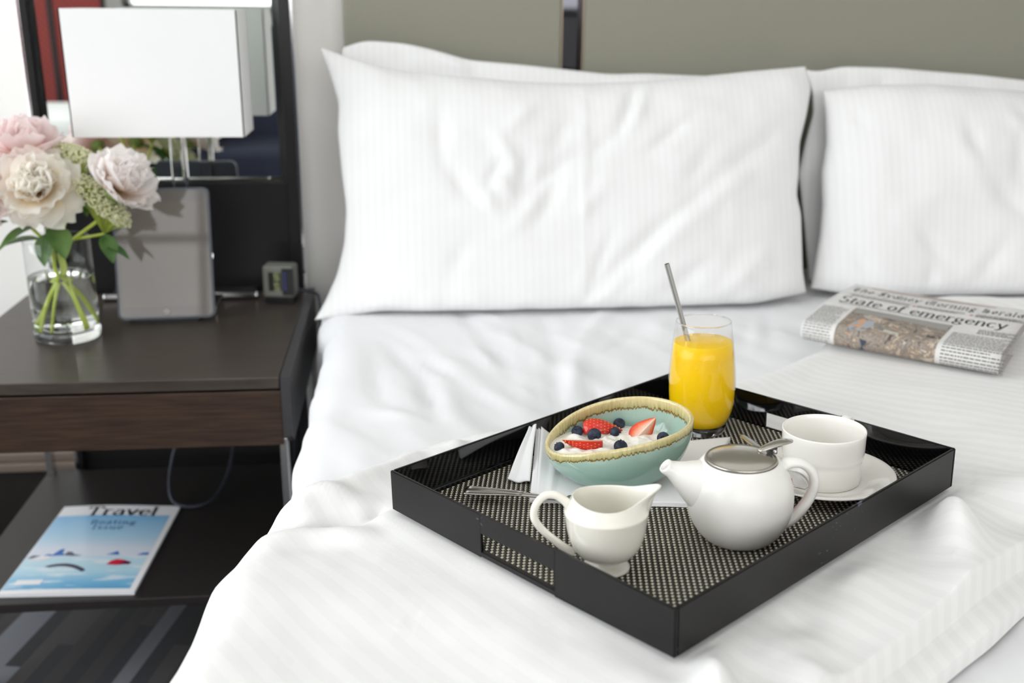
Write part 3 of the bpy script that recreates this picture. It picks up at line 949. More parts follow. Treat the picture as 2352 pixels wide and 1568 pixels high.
ck = empty('alarm_clock', T(-.240, 1.962, NZ) @ RZ(math.radians(-8)), 'small grey alarm clock on the bed side of the nightstand', 'clock')
box('body', -.030, .030, -.018, .022, .012, .074, mat('clock_grey', (.20, .205, .18), rough=.5), ck, bevel=.006, seg=3)
box('foot', -.026, .028, -.016, .02, .0, .013, mat('clock_black', (.006, .006, .007), rough=.4), ck, bevel=.001)
box('screen', -.018, .006, -.0195, -.017, .026, .062, mat('clock_screen', (.035, .035, .03), rough=.2), ck)
box('band', .008, .030, -.0195, -.017, .018, .070, mat('clock_band', (.03, .03, .032), rough=.35), ck)
LED = mat('led_green', (.1, .12, .06), emit=(.75, .85, .42), emit_s=.28)
mb = MB()
for i, z in enumerate((.030, .039, .050, .058)):
    for dz in (-.0028, 0, .0028):
        mb.box(-.007, .003, -.0203, -.0195, z + dz - .0005, z + dz + .0005)
    mb.box(-.007 if i % 2 else .0022, -.0062 if i % 2 else .003, -.0203, -.0195, z - .0028, z + .0028)
mb.box(-.004, -.003, -.0203, -.0195, .0440, .0450); mb.box(.000, .001, -.0203, -.0195, .0440, .0450)
obj('digits', mb.v, mb.f, LED, ck, smooth=False)
BLUE = mat('led_blue', (.02, .03, .2), emit=(.12, .18, .9), emit_s=.3)
for i in range(6):
    v, f = lathe([(.0, 0), (.0016, 0), (.0012, .0008), (.0, .001)], 10)
    obj('indicator', v, f, BLUE, ck, matrix=T(.0135, -.0195, .030 + i * .006) @ RX(PI / 2))
v, f = tube(smooth_path([(.02, .02, .02), (.06, .02, .014), (.075, -.01, .008), (.085, -.05, -.002), (.09, -.06, -.08)], 8), .003, 8)
obj('cord', v, f, CABLE, ck)

# ------------------------------------------------------------------ magazine on the lower shelf
mag = empty('magazine', T(-.552, 1.692, SHZ) @ RZ(math.radians(-2.6)), 'blue and white travel magazine lying on the lower shelf', 'magazine')
MWd, MHt = .108, .1535
nx_, ny2 = 24, 16
MZ = .0065


def magz(x, y):
    return MZ + .0022 * math.sin((x / MWd + 1) * 2.2) * (0.4 + .6 * (y / MHt + 1) / 2)


def magface(x0, x1, y0, y1, dz, nx=12, ny=2):
    vs = [(x0 + (x1 - x0) * i / nx, y0 + (y1 - y0) * j / ny) for j in range(ny + 1) for i in range(nx + 1)]
    fs = [(j * (nx + 1) + i, j * (nx + 1) + i + 1, (j + 1) * (nx + 1) + i + 1, (j + 1) * (nx + 1) + i) for j in range(ny) for i in range(nx)]
    return [(x, y, magz(x, y) + dz) for x, y in vs], fs


vt, ft = magface(-MWd, MWd, -MHt, MHt, 0, nx_, ny2)
nn = len(vt)
vb = [(x, y, .0005) for x, y, z in vt]
edge = [i for i in range(nx_ + 1)] + [(j + 1) * (nx_ + 1) + nx_ for j in range(ny2)] + [ny2 * (nx_ + 1) + nx_ - 1 - i for i in range(nx_)] + [(ny2 - 1 - j) * (nx_ + 1) for j in range(ny2 - 1)]
fs = list(ft) + [tuple(nn + i for i in reversed(q)) for q in ft] + [(edge[(i + 1) % len(edge)], edge[i], nn + edge[i], nn + edge[(i + 1) % len(edge)]) for i in range(len(edge))]
obj('pages', vt + vb, fs, mat('page_white', (.80, .80, .82), rough=.35), mag, smooth=False)
SKY = mat('cover_sky_print', (.5, .7, .9), rough=.28, coat=.3)
tc = nd(SKY, 'ShaderNodeTexCoord'); sp = nd(SKY, 'ShaderNodeSeparateXYZ'); lk(SKY, tc.outputs['Object'], sp.inputs[0])
mr = nd(SKY, 'ShaderNodeMapRange'); mr.inputs[1].default_value = -MHt; mr.inputs[2].default_value = MHt; lk(SKY, sp.outputs[1], mr.inputs[0])
nz = nd(SKY, 'ShaderNodeTexNoise'); nz.inputs['Scale'].default_value = 14; nz.inputs['Detail'].default_value = 6
mpn = nd(SKY, 'ShaderNodeMapping'); mpn.inputs['Scale'].default_value = (1, 5, 1); lk(SKY, tc.outputs['Object'], mpn.inputs[0]); lk(SKY, mpn.outputs[0], nz.inputs['Vector'])
r1 = ramp(SKY, mr.outputs[0], [(0, (.06, .30, .55)), (.12, (.20, .48, .70)), (.22, (.45, .68, .80)), (.36, (.55, .75, .85)), (.40, (.72, .76, .85)), (.47, (.70, .76, .86)), (.60, (.45, .68, .85)), (.90, (.20, .48, .78)), (1, (.18, .46, .78))])
r2 = ramp(SKY, nz.outputs['Fac'], [(.52, (0, 0, 0)), (.62, (1, 1, 1))])
r3 = ramp(SKY, mr.outputs[0], [(.0, (.6, .6, .6)), (.36, (.7, .7, .7)), (.41, (0, 0, 0))])
mm_ = nd(SKY, 'ShaderNodeMath', operation='MULTIPLY'); lk(SKY, r2.outputs[0], mm_.inputs[0]); lk(SKY, r3.outputs[0], mm_.inputs[1])
mx = nd(SKY, 'ShaderNodeMix', data_type='RGBA'); lk(SKY, mm_.outputs[0], mx.inputs[0]); lk(SKY, r1.outputs[0], mx.inputs[6]); mx.inputs[7].default_value = (.82, .85, .88, 1)
lk(SKY, mx.outputs[2], bsdf(SKY).inputs['Base Color'])
v, f = magface(-MWd + .001, MWd - .010, -MHt + .012, MHt - .040, .0002, 16, 8)
obj('cover_picture', v, f, SKY, mag)


def maglayer(name, polys, material, dz):
    vs, fs = [], []
    for pl in polys:
        o = len(vs)
        for u, v_ in pl:
            x, y = -MWd + u * 2 * MWd, -MHt + v_ * 2 * MHt
            vs.append((x, y, magz(x, y) + dz))
        fs.append(tuple(range(o, o + len(pl))))
    return obj(name, vs, fs, material, mag, smooth=False)


MTBLUE = mat('print_blue', (.03, .16, .5), rough=.3); MTGREY = mat('print_slate', (.12, .13, .2), rough=.3)
for pl in ([(.13, .385), (.16, .41), (.20, .40), (.235, .455), (.265, .465), (.275, .41), (.32, .39)], [(.62, .395), (.66, .41), (.70, .435), (.72, .40), (.74, .393)], [(.86, .39), (.90, .415), (.95, .42), (.95, .392)]):
    maglayer('cover_mountain', [pl], MTBLUE, .0005)
for pl in ([(.02, .37), (.05, .40), (.10, .395), (.13, .375), (.08, .36)], [(.29, .39), (.31, .43), (.345, .425), (.37, .40), (.44, .385), (.36, .38)]):
    maglayer('cover_rock', [pl], MTGREY, .0006)
maglayer('cover_snow', [[(.03, .345), (.10, .385), (.17, .39), (.22, .37), (.16, .35)]], mat('print_snow', (.85, .82, .86), rough=.3), .0007)
whale = [(.20 + .34 * t, .225 + .075 * math.sin(PI * (.18 + .82 * t)) ** .8) for t in [i / 14 for i in range(15)]]
maglayer('cover_whale', [whale + [(x, y - .026 - .03 * (x - .20)) for x, y in reversed(whale[2:-1])]], mat('print_whale', (.06, .055, .10), rough=.3), .0006)
maglayer('cover_boat', [[(.67, .285), (.69, .325), (.73, .345), (.79, .335), (.84, .315), (.83, .29), (.75, .28)]], mat('print_red', (.62, .02, .05), rough=.3), .0007)
maglayer('cover_boat_shadow', [[(.76, .285), (.80, .325), (.855, .31), (.845, .288)]], mat('print_maroon', (.14, .01, .05), rough=.3), .0009)
maglayer('cover_label', [[(.07, .085), (.265, .085), (.265, .135), (.07, .135)]], mat('page_white'), .0006)


def magtext(name, text, size, u, v_, material, nib, deg, thin, dz=.0006, slant=0.0, track=0.0):
    q, wd = lettering(text, size, nib, deg, thin, n=8, slant=slant, track=track)
    vs, fs = [], []
    for quad in q:
        o = len(vs)
        for a, b_ in quad:
            x, y = -MWd + u * 2 * MWd + a, -MHt + v_ * 2 * MHt + b_
            vs.append((x, y, magz(x, y) + dz))
        fs.append((o, o + 1, o + 2, o + 3))
    return obj(name, vs, fs, material, mag, smooth=False)


INK = mat('print_black', (.006, .006, .008), rough=.35)
magtext('cover_title', 'Travel', .043, .235, .868, INK, .13, 0, .05, track=.04)
magtext('cover_line', 'Boating', .021, .33, .752, mat('print_navy', (.03, .10, .20), rough=.3), .09, 0, .06, track=.1)
magtext('cover_line', 'Issue', .021, .37, .690, mat('print_navy'), .09, 0, .06, track=.1)

# ------------------------------------------------------------------ breakfast tray
BLKGLOSS = mat('black_lacquer_gloss', (.004, .004, .005), rough=.06, spec=.55, coat=.6)
BLKSATIN = mat('black_lacquer_satin', (.022, .020, .020), rough=.34, spec=.3)


def worn(mt, base):
    """small pale scuffs and scratches on the outside of the tray"""
    tc = nd(mt, 'ShaderNodeTexCoord')
    mp = nd(mt, 'ShaderNodeMapping'); mp.inputs['Scale'].default_value = (1, 1, 3.2)
    lk(mt, tc.outputs['Object'], mp.inputs[0])
    n = nd(mt, 'ShaderNodeTexNoise'); n.inputs['Scale'].default_value = 130; n.inputs['Detail'].default_value = 2
    lk(mt, mp.outputs[0], n.inputs['Vector'])
    n2 = nd(mt, 'ShaderNodeTexNoise'); n2.inputs['Scale'].default_value = 18
    lk(mt, tc.outputs['Object'], n2.inputs['Vector'])
    mu = nd(mt, 'ShaderNodeMath', operation='MULTIPLY'); lk(mt, n.outputs['Fac'], mu.inputs[0]); lk(mt, n2.outputs['Fac'], mu.inputs[1])
    r = ramp(mt, mu.outputs[0], [(.44, base), (.50, (.16, .18, .22))])
    lk(mt, r.outputs[0], bsdf(mt).inputs['Base Color'])


worn(BLKSATIN, (.011, .010, .010))
WEAVE_D = mat('weave_dark_strand', (.020, .016, .012), rough=.45, spec=.4)
WEAVE_L = mat('weave_light_strand', (.66, .64, .52), rough=.33, spec=.6, metal=.2)
tray = empty('serving_tray', TM, 'black lacquer serving tray with woven base holding the breakfast', 'tray')
hl, hw_, th_ = TRAY_L / 2, TRAY_W / 2, .0036
FLOOR = .005
HX0, HX1, HZ0, HZ1 = -.046, .055, .0052, .0235


def tray_wall(name, axis, sgn, hole):
    """one side of the tray; outer faces satin, inner faces gloss"""
    mb = MB()
    L_ = hl if axis == 'y' else hw_
    pos = hw_ if axis == 'y' else hl
    segs = [(-L_, L_, 0, TRAY_H)] if not hole else [(-L_, HX0, 0, TRAY_H), (HX1, L_, 0, TRAY_H), (HX0, HX1, 0, HZ0), (HX0, HX1, HZ1, TRAY_H)]
    inn, out = pos - th_, pos
    for a, b_, z0, z1 in segs:
        if axis == 'y':
            y0, y1 = sorted((sgn * inn, sgn * out))
            o = len(mb.v)
            mb.box(a, b_, y0, y1, z0, z1, 0)
        else:
            x0, x1 = sorted((sgn * inn, sgn * out))
            mb.box(x0, x1, a + th_, b_ - th_, z0, z1, 0)
    o = obj(name, mb.v, mb.f, None, tray, smooth=False, mats=[BLKSATIN, BLKGLOSS])
    bm = bmesh.new(); bm.from_mesh(o.data)
    bmesh.ops.remove_doubles(bm, verts=list(bm.verts), dist=1e-6)
    # drop the internal faces where two blocks meet
    seen = {}
    for fc in bm.faces:
        seen.setdefault(tuple(round(c, 5) for c in fc.calc_center_median()), []).append(fc)
    bmesh.ops.delete(bm, geom=[x for g in seen.values() if len(g) > 1 for x in g], context='FACES')
    for fc in bm.faces:
        nrm = fc.normal
        inward = (nrm.y * sgn < -.5) if axis == 'y' else (nrm.x * sgn < -.5)
        fc.material_index = 1 if inward else 0
    ed = [e for e in bm.edges if len(e.link_faces) == 2 and e.calc_face_angle() > .5]
    bmesh.ops.bevel(bm, geom=ed, offset=.0009, segments=2, affect='EDGES')
    bm.to_mesh(o.data); bm.free()
    return o


tray_wall('end_wall', 'y', -1, True)
tray_wall('end_wall', 'y', 1, True)
tray_wall('side_wall', 'x', -1, False)
tray_wall('side_wall', 'x', 1, False)
box('base_board', -hl + th_, hl - th_, -hw_ + th_, hw_ - th_, .0008, .0042, WEAVE_D, tray)
for sgn in (-1, 1):
    box('inner_moulding', sgn * (hl - th_) - .003, sgn * (hl - th_) + .003, -hw_ + th_, hw_ - th_, .0042, .0085, BLKGLOSS, tray, bevel=.001)
# woven strands: a checkerboard of little domed floats on the dark ground
cell = .0037
mb = MB()
nx = int((TRAY_L - 2 * th_ - .006) / cell)
ny = int((TRAY_W - 2 * th_) / cell)
prof = [(-.5, -.0004), (-.28, .0007), (0, .0011), (.28, .0007), (.5, -.0004)]
vs, fs, fm_ = [], [], []
for i in range(nx):
    for j in range(ny):
        cx, cy = (i + .5 - nx / 2) * cell, (j + .5 - ny / 2) * cell
        light = (i + j) % 2 == 0
        o = len(vs)
        hgt = .85 if light else 1.0
        for a, h in prof:
            for b_ in ((-.40, 0, .40) if light else (-.46, 0, .46)):
                hh = h * hgt - (.00018 if b_ else 0)
                u_, w_ = a * cell * (.86 if light else 1.02), b_ * cell
                vs.append((cx + (u_ if light else w_), cy + (w_ if light else u_), .0042 + hh))
        for a in range(4):
            for b_ in range(2):
                q = (o + a * 3 + b_, o + a * 3 + b_ + 1, o + (a + 1) * 3 + b_ + 1, o + (a + 1) * 3 + b_)
                fs.append(q[::-1] if light else q)
                fm_.append(1 if light else 0)
wv = obj('woven_strands', vs, fs, None, tray, mats=[mat('weave_brown_strand', (.035, .028, .021), rough=.42, spec=.45), WEAVE_L], fmat=fm_)
wv['kind'] = 'stuff'

CAMR = math.radians(47.8)      # in tray coordinates: the direction the handles and spouts lie along


def on_tray(x, y, z=FLOOR, rz=0.0):
    return TM @ T(x, y, z) @ RZ(rz)


# ------------------------------------------------------------------ juice glass and straw
gx, gy = -.095, .1635
glass = empty('juice_glass', on_tray(gx, gy), 'tall tumbler filled with bright orange juice', 'glass')
outer = [(.0275, .0), (.0288, .0012), (.0293, .004), (.031, .012), (.0348, .020), (.0378, .028), (.0396, .038), (.0403, .052), (.0402, .066), (.0392, .082), (.0376, .098), (.0357, .114), (.0338, .128), (.0326, .1375)]
v, f = lathe([(r, z) for r, z in outer[3:]] + [(.0318, .1378), (.0313, .1372)], 72, cap0=False)
obj('glass_wall', v, f, thin_glass('tumbler_glass', (.985, .985, .985)), glass)
v, f = lathe([(.0, .0006)] + outer[:3] + [(.0305, .0105), (.0, .0105)], 64, cap0=False)
obj('glass_foot', v, f, mat('clear_glass', (1, 1, 1), rough=.0, trans=1.0, ior=1.48), glass)
v, f = rings([[((.0319 + .0008 * math.cos(2 * PI * i / 10)) * math.cos(2 * PI * j / 72), (.0319 + .0008 * math.cos(2 * PI * i / 10)) * math.sin(2 * PI * j / 72), .1376 + .0008 * math.sin(2 * PI * i / 10)) for j in range(72)] for i in range(11)])
obj('glass_rim', v, f, mat('clear_glass'), glass)
JUICE = mat('orange_juice', (1.0, .62, .003), rough=.25, spec=.4, sss=.35, sss_radius=(.02, .008, .001))
jp = [(max(r - .0013, 0), z) for r, z in outer[3:-2]]
jr = [(.0, .0112), (.028, .0114)] + [q for q in jp if q[1] < .112] + [(.0344, .1125), (.0336, .1128), (.0, .1122)]
v, f = lathe(jr, 64, cap0=False)
obj('orange_juice', v, f, JUICE, glass)
straw = empty('drinking_straw', on_tray(gx, gy), 'thin brushed steel straw leaning in the orange juice', 'straw')
# straw leans towards the viewer's left
cR, sR = math.cos(CAMR), math.sin(CAMR)


def cam2(a, b_):
    """a to the right of the picture, b_ away from the viewer -> tray x, y"""
    return (a * cR - b_ * sR, a * sR + b_ * cR)


p0 = cam2(.006, .002) + (.03,)
p1 = cam2(-.0440, .006) + (.206,)
P0, P1 = Vector(p0), Vector(p1)
dirv = (P1 - P0).normalized()
v, f = tube([P0, P1], .0031, 24, caps=False)
obj('straw_tube', v, f, STEEL, straw)
v, f = tube([P0, P1], .0025, 24, caps=False)
obj('straw_bore', v, [q[::-1] for q in f], mat('steel_dark', (.12, .12, .12), rough=.4, metal=1.0), straw)
nr_ = 24
a_ = dirv.orthogonal().normalized(); b2 = dirv.cross(a_)
ro = [P1 + (a_ * math.cos(2 * PI * k / nr_) + b2 * math.sin(2 * PI * k / nr_)) * .0031 for k in range(nr_)]
ri = [P1 + (a_ * math.cos(2 * PI * k / nr_) + b2 * math.sin(2 * PI * k / nr_)) * .0025 for k in range(nr_)]
v, f = rings([ro, ri])
obj('straw_lip', v, f, CHROME, straw)

# ------------------------------------------------------------------ bowl of yoghurt and fruit
bx, by = -.0822 + .016 * .74, -.005 - .016 * .67
bowl = empty('breakfast_bowl', on_tray(bx, by, FLOOR + .004, CAMR), 'green glazed slanted bowl with tan drip rim full of yoghurt', 'bowl')
NB = 120


def rim_r(t):
    return .0825 + .0035 * math.cos(t) - .0025 * math.cos(2 * t) + .0012 * math.sin(t)


def rim_h(t):
    return .0550 + .0155 * math.cos(t) + .0045 * math.sin(t) - .0040 * math.cos(2 * t)


def bowl_pt(t, k, off):
    """k 0 at the foot .. 1 at the rim; off inward offset"""
    rr = .034 + (rim_r(t) - .034) * (math.sin(k * PI / 2) ** .92)
    zz_ = rim_h(t) * (1 - math.cos(k * PI / 2)) ** .86
    rr -= off * (.55 + .45 * k)
    zz_ += off * (1 - k) * 1.1
    return (rr * math.cos(t), rr * math.sin(t) * (1 - .25 * k), zz_)


rows, rimd = [], []
ks = [0, .12, .24, .36, .48, .6, .7, .78, .85, .91, .96, .985]
for k in ks:
    rows.append([bowl_pt(2 * PI * j / NB, k, 0) for j in range(NB)])
lipn = 6
for i in range(1, lipn):
    a = PI * i / lipn
    rows.append([tuple(Vector(bowl_pt(2 * PI * j / NB, .985, 0)).lerp(Vector(bowl_pt(2 * PI * j / NB, .985, .0056)), (1 - math.cos(a)) / 2) + Vector((0, 0, .0030 * math.sin(a)))) for j in range(NB)])
for k in reversed(ks):
    rows.append([bowl_pt(2 * PI * j / NB, k, .0056) for j in range(NB)])
nout = len(ks)
for i, rw in enumerate(rows):
    for j, p_ in enumerate(rw):
        t = 2 * PI * j / NB
        rimd.append((Vector(bowl_pt(t, .985, .0028)) - Vector(p_)).length * (1.75 if i < nout else 1.0))
v, f = rings(rows, True, True, True)
GLAZE = mat('bowl_glaze', (.4, .6, .5), rough=.08, spec=.6, coat=.5)
at = nd(GLAZE, 'ShaderNodeAttribute', attribute_name='rimd')
tc = nd(GLAZE, 'ShaderNodeTexCoord')
mp = nd(GLAZE, 'ShaderNodeMapping'); mp.inputs['Scale'].default_value = (1, 1, .18)
lk(GLAZE, tc.outputs['Object'], mp.inputs[0])
n1 = nd(GLAZE, 'ShaderNodeTexNoise'); n1.inputs['Scale'].default_value = 420; n1.inputs['Detail'].default_value = 3
lk(GLAZE, mp.outputs[0], n1.inputs['Vector'])
n2 = nd(GLAZE, 'ShaderNodeTexNoise'); n2.inputs['Scale'].default_value = 28
lk(GLAZE, tc.outputs['Object'], n2.inputs['Vector'])
m1 = nd(GLAZE, 'ShaderNodeMath', operation='MULTIPLY_ADD'); m1.inputs[1].default_value = .0115; lk(GLAZE, n1.outputs['Fac'], m1.inputs[0]); lk(GLAZE, at.outputs['Fac'], m1.inputs[2])
m2 = nd(GLAZE, 'ShaderNodeMath', operation='MULTIPLY_ADD'); m2.inputs[1].default_value = .005; lk(GLAZE, n2.outputs['Fac'], m2.inputs[0]); lk(GLAZE, m1.outputs[0], m2.inputs[2])
m3 = nd(GLAZE, 'ShaderNodeMath', operation='MULTIPLY'); m3.inputs[1].default_value = 20.0; lk(GLAZE, m2.outputs[0], m3.inputs[0])
GREEN = (.38, .53, .45)
rr = ramp(GLAZE, m3.outputs[0], [(0.0, (.70, .58, .32)), (.20, (.72, .60, .31)), (.29, (.50, .46, .21)), (.345, (.40, .36, .15)), (.362, (.15, .07, .014)), (.39, (.26, .19, .06)), (.41, GREEN), (.7, (.33, .49, .42)), (1.0, (.29, .46, .39))])
lk(GLAZE, rr.outputs[0], bsdf(GLAZE).inputs['Base Color'])
obj('bowl_body', v, f, GLAZE, bowl, attr={'rimd': rimd})
v, f = lathe([(.036, .003), (.0365, -.001), (.0365, -.004), (.031, -.004), (.031, .002)], 64, cap0=False)
obj('foot_ring', v, f, mat('glaze_plain', (.25, .42, .35), rough=.1), bowl)
# yoghurt: fills the bowl to a lumpy level surface
YLEV = .0335
YK = []
for j in range(NB):
    t = 2 * PI * j / NB
    lo, hi = 0.0, 1.0
    for _ in range(30):
        mid = (lo + hi) / 2
        if bowl_pt(t, mid, .0056)[2] < YLEV:
            lo = mid
        else:
            hi = mid
    YK.append(bowl_pt(t, lo, .0050))
nrad = 40
rows = []
for i in range(nrad + 1):
    q = 1 - i / nrad
    rw = []
    for j in range(NB):
        x, y = YK[j][0] * q, YK[j][1] * q
        xx, yv = np.array([x]), np.array([y])
        d_ = float(.0024 * fbm(xx * 70 + 3, yv * 70, 90, 3)[0] + .0022 * abs(fbm(xx * 45, yv * 45 + 7, 95, 2)[0]))
        rw.append((x, y, YLEV + d_ * min(1, (1 - q) * 6) + .002 * (1 - q * q)))
    rows.append(rw)
v, f = rings(rows)
YOG = mat('yoghurt', (.93, .90, .82), rough=.25, spec=.5, sss=.12, sss_radius=(.004, .003, .002))
obj('yoghurt', v, f, YOG, bowl)

BLUEB = mat('blueberry_skin', (.012, .016, .035), rough=.5, spec=.35)
noise_color(BLUEB, (.008, .010, .022), (.045, .06, .10), 160, None, .35, .75)
BCROWN = mat('blueberry_crown', (.008, .008, .014), rough=.8)


def blueberry(px, py, h, r, tilt, rz, label, bloom=0):
    M = on_tray(px, py, h, rz) @ RX(tilt)
    e = empty('blueberry', M, label, 'blueberry', 'blueberries on the yoghurt')
    pf = [(.0, -r * .86)] + [(r * math.cos(a), r * .88 * math.sin(a)) for a in [math.radians(d) for d in range(-75, 66, 10)]] + [(r * .36, r * .80), (r * .22, r * .72), (.0, r * .68)]
    v_, f_ = lathe(pf, 28, cap0=False)
    obj('skin', v_, f_, BLUEB, e)
    vs, fs = [], []
    for k in range(5):
        a = 2 * PI * k / 5
        o = len(vs)
        for da, rr_, zz_ in ((-.42, .34, .80), (.42, .34, .80), (.0, .50, .98)):
            vs.append((r * rr_ * math.cos(a + da), r * rr_ * math.sin(a + da), r * zz_))
        fs.append((o, o + 1, o + 2))
    obj('crown', vs, fs, BCROWN, e, smooth=False)


FH = FLOOR + .004 + YLEV
blueberry(-.1225, -.0216, FH + .0048, .0066, .5, .3, 'blueberry beside the stem end of the seeded red strawberry half')
blueberry(-.1010, -.0168, FH + .0050, .0078, 1.9, 1.0, 'largest blueberry, at the middle of the yoghurt')
blueberry(-.0895, .0045, FH + .0050, .0066, 1.5, 2.0, 'dusty pale blueberry in front of the strawberry tip')
blueberry(-.1055, .0285, FH + .0045, .0068, 1.3, 4.0, 'blueberry behind the seeded strawberry half')
blueberry(-.1060, -.0660, FH + .0035, .0060, .9, 5.0, 'blueberry at the low pointed end of the bowl')
blueberry(-.0600, -.0190, FH + .0040, .0075, .2, 1.2, 'blueberry half hidden by the front rim of the bowl')
blueberry(-.0430, .0310, FH + .0040, .0070, 1.3, .6, 'blueberry against the high end of the bowl rim')

# strawberries
SRED = mat('strawberry_skin', (.62, .018, .012), rough=.28, spec=.5, coat=.3, sss=.1, sss_radius=(.005, .001, .001))
SEED = mat('strawberry_seed', (.75, .38, .06), rough=.5)
SFLESH = mat('strawberry_flesh', (.85, .35, .25), rough=.35, sss=.2, sss_radius=(.005, .002, .001))
at = nd(SFLESH, 'ShaderNodeAttribute', attribute_name='core')
tc = nd(SFLESH, 'ShaderNodeTexCoord')
nzz = nd(SFLESH, 'ShaderNodeTexNoise'); nzz.inputs['Scale'].default_value = 500; lk(SFLESH, tc.outputs['Object'], nzz.inputs['Vector'])
ma = nd(SFLESH, 'ShaderNodeMath', operation='MULTIPLY_ADD'); ma.inputs[1].default_value = .22; lk(SFLESH, nzz.outputs['Fac'], ma.inputs[0]); lk(SFLESH, at.outputs['Fac'], ma.inputs[2])
rr = ramp(SFLESH, ma.outputs[0], [(.1, (.86, .68, .55)), (.45, (.82, .42, .30)), (.75, (.80, .16, .06)), (1.0, (.68, .04, .02))])
lk(SFLESH, rr.outputs[0], bsdf(SFLESH).inputs['Base Color'])


def straw_r(k, R):
    return R * math.sin(PI * min(1, k * .92 + .08) ** .62) ** .75 * (1 if k < .5 else 1 - .18 * (k - .5))


def strawberry(M, L, R, ang, label, seeds=True, cut='flesh'):
    """a piece of strawberry: wedge spanning `ang` radians about its long axis (x)"""
    e = empty('strawberry_piece', M, label, 'strawberry', 'cut strawberries on the yoghurt')
    nk, na = 22, 20
    rows = []
    for i in range(nk + 1):
        k = i / nk
        r = straw_r(k, R)
        rows.append([((k - .5) * L, r * math.sin(-ang / 2 + ang * j / na), r * math.cos(-ang / 2 + ang * j / na)) for j in range(na + 1)])
    v_, f_ = rings(rows, False)
    obj('skin', v_, f_, SRED, e)
    # flesh faces
    vs, fs, core = [], [], []
    for side in (0, na):
        nc = 6
        o = len(vs)
        for i in range(nk + 1):
            for c in range(nc + 1):
                x, y, z = rows[i][side]
                q = c / nc
                vs.append((x, y * q, z * q)); core.append(q * .9 + .1 * abs(i / nk - .5) * 2)
        for i in range(nk):
            for c in range(nc):
                a = o + i * (nc + 1) + c
                fs.append((a, a + 1, a + nc + 2, a + nc + 1))
    obj('flesh', vs, fs, SFLESH, e, attr={'core': core})
    if seeds:
        mbs = MB()
        rnd = random.Random(5)
        for i in range(2, nk - 1, 2):
            for j in range(1 + (i // 2) % 2, na, 2):
                p_ = Vector(rows[i][j]); nrm = Vector((0, p_.y, p_.z)).normalized()
                c = p_ + nrm * .0002
                tx = Vector((1, 0, 0)); ty = nrm.cross(tx)
                ln, wd = .0009, .00055
                mbs.add([c + tx * ln, c + ty * wd, c - tx * ln, c - ty * wd, c + nrm * .0005], [(0, 1, 4), (1, 2, 4), (2, 3, 4), (3, 0, 4)])
        s_ = obj('seeds', mbs.v, mbs.f, SEED, e)
        s_['kind'] = 'stuff'
    return e


strawberry(on_tray(-.1068, .0035, FH + .0035, CAMR + math.radians(-6)), .044, .0130, PI * 1.0, 'red seeded strawberry half lying skin up on the yoghurt')
strawberry(on_tray(-.0945, -.0425, FH + .0085, CAMR + math.radians(176)) @ RX(math.radians(-150)), .044, .0140, PI * .8, 'pale cut strawberry slice at the low end of the bowl')
strawberry(on_tray(-.0645, .0262, FH + .0105, CAMR + math.radians(25)) @ RY(math.radians(-38)) @ RX(math.radians(-125)), .034, .0145, PI * .62, 'upright strawberry wedge near the high end of the bowl')

# ------------------------------------------------------------------ napkin
NAPK = mat('white_napkin_linen', (.82, .82, .825), rough=.85, spec=.2, sheen=.3)
noise_bump(NAPK, 900, .10, .0006)
nap = empty('napkin', on_tray(-.08, .01), 'white folded linen napkin under the green bowl', 'napkin')
iN = Matrix.Translation((.08, -.01, 0))
c00, c10 = Vector((-.0915, -.1245)), Vector((.032, -.016))
c01, c11 = Vector((-.181, -.030)), Vector((-.048, .160))
nu, nv = 60, 60
for lay in range(3):
    X = np.zeros((nv, nu)); Yq = X.copy(); Zq = X.copy()
    for j in range(nv):
        for i in range(nu):
            u_, w_ = i / (nu - 1), j / (nv - 1)
            sh = lay * .0022
            q = (c00 * (1 - u_) + c10 * u_) * (1 - w_) + (c01 * (1 - u_) + c11 * u_) * w_
            q = q + (c10 - c00).normalized() * (sh * 1.4 * (1 - u_))
            climb = max(0.0, 1 - u_ / .22) ** 1.6 * (w_ ** 1.7)
            edge_ = .0035 * math.exp(-((u_ - .03 - lay * .03) / .018) ** 2) * (.3 + w_)
            X[j, i], Yq[j, i] = q.x + .08, q.y - .01
            Zq[j, i] = .0012 + lay * .0016 + .031 * climb + edge_ + .0006 * math.sin(u_ * 9 + w_ * 5)
    # close the sheet with a skirt so that it has thickness
    Xs_ = np.pad(X, 1, mode='edge'); Ys_ = np.pad(Yq, 1, mode='edge'); Zs_ = np.pad(Zq, 1, mode='edge')
    Zs_[0, :] -= .0015; Zs_[-1, :] -= .0015; Zs_[:, 0] -= .0015; Zs_[:, -1] -= .0015
    v, f = gridmesh(Xs_, Ys_, Zs_)
    obj('layer', v, f, NAPK, nap)
# turned flap at the end that leans on the tray side
ft_ = [Vector((-.1835, -.039, .0345)), Vector((-.181, -.030, .0355))]
fb_ = [Vector((-.1455, -.106, .002)), Vector((-.124, -.093, .0022))]
nu2, nv2 = 12, 24
X = np.zeros((nv2, nu2)); Yq = X.copy(); Zq = X.copy()
for j in range(nv2):
    w_ = j / (nv2 - 1)
    for i in range(nu2):
        u_ = i / (nu2 - 1)
        a = ft_[0].lerp(ft_[1], u_); b_ = fb_[0].lerp(fb_[1], u_)
        q = a.lerp(b_, w_)
        q.z = a.z + (b_.z - a.z) * (w_ ** .8) + .004 * math.sin(w_ * PI) + .0015 * math.cos(u_ * 7)
        X[j, i], Yq[j, i], Zq[j, i] = q.x + .08, q.y - .01, q.z
v, f = gridmesh(X, Yq, Zq)
fl_ = obj('flap', v, f, NAPK, nap)
sm = fl_.modifiers.new('solid', 'SOLIDIFY'); sm.thickness = .0016


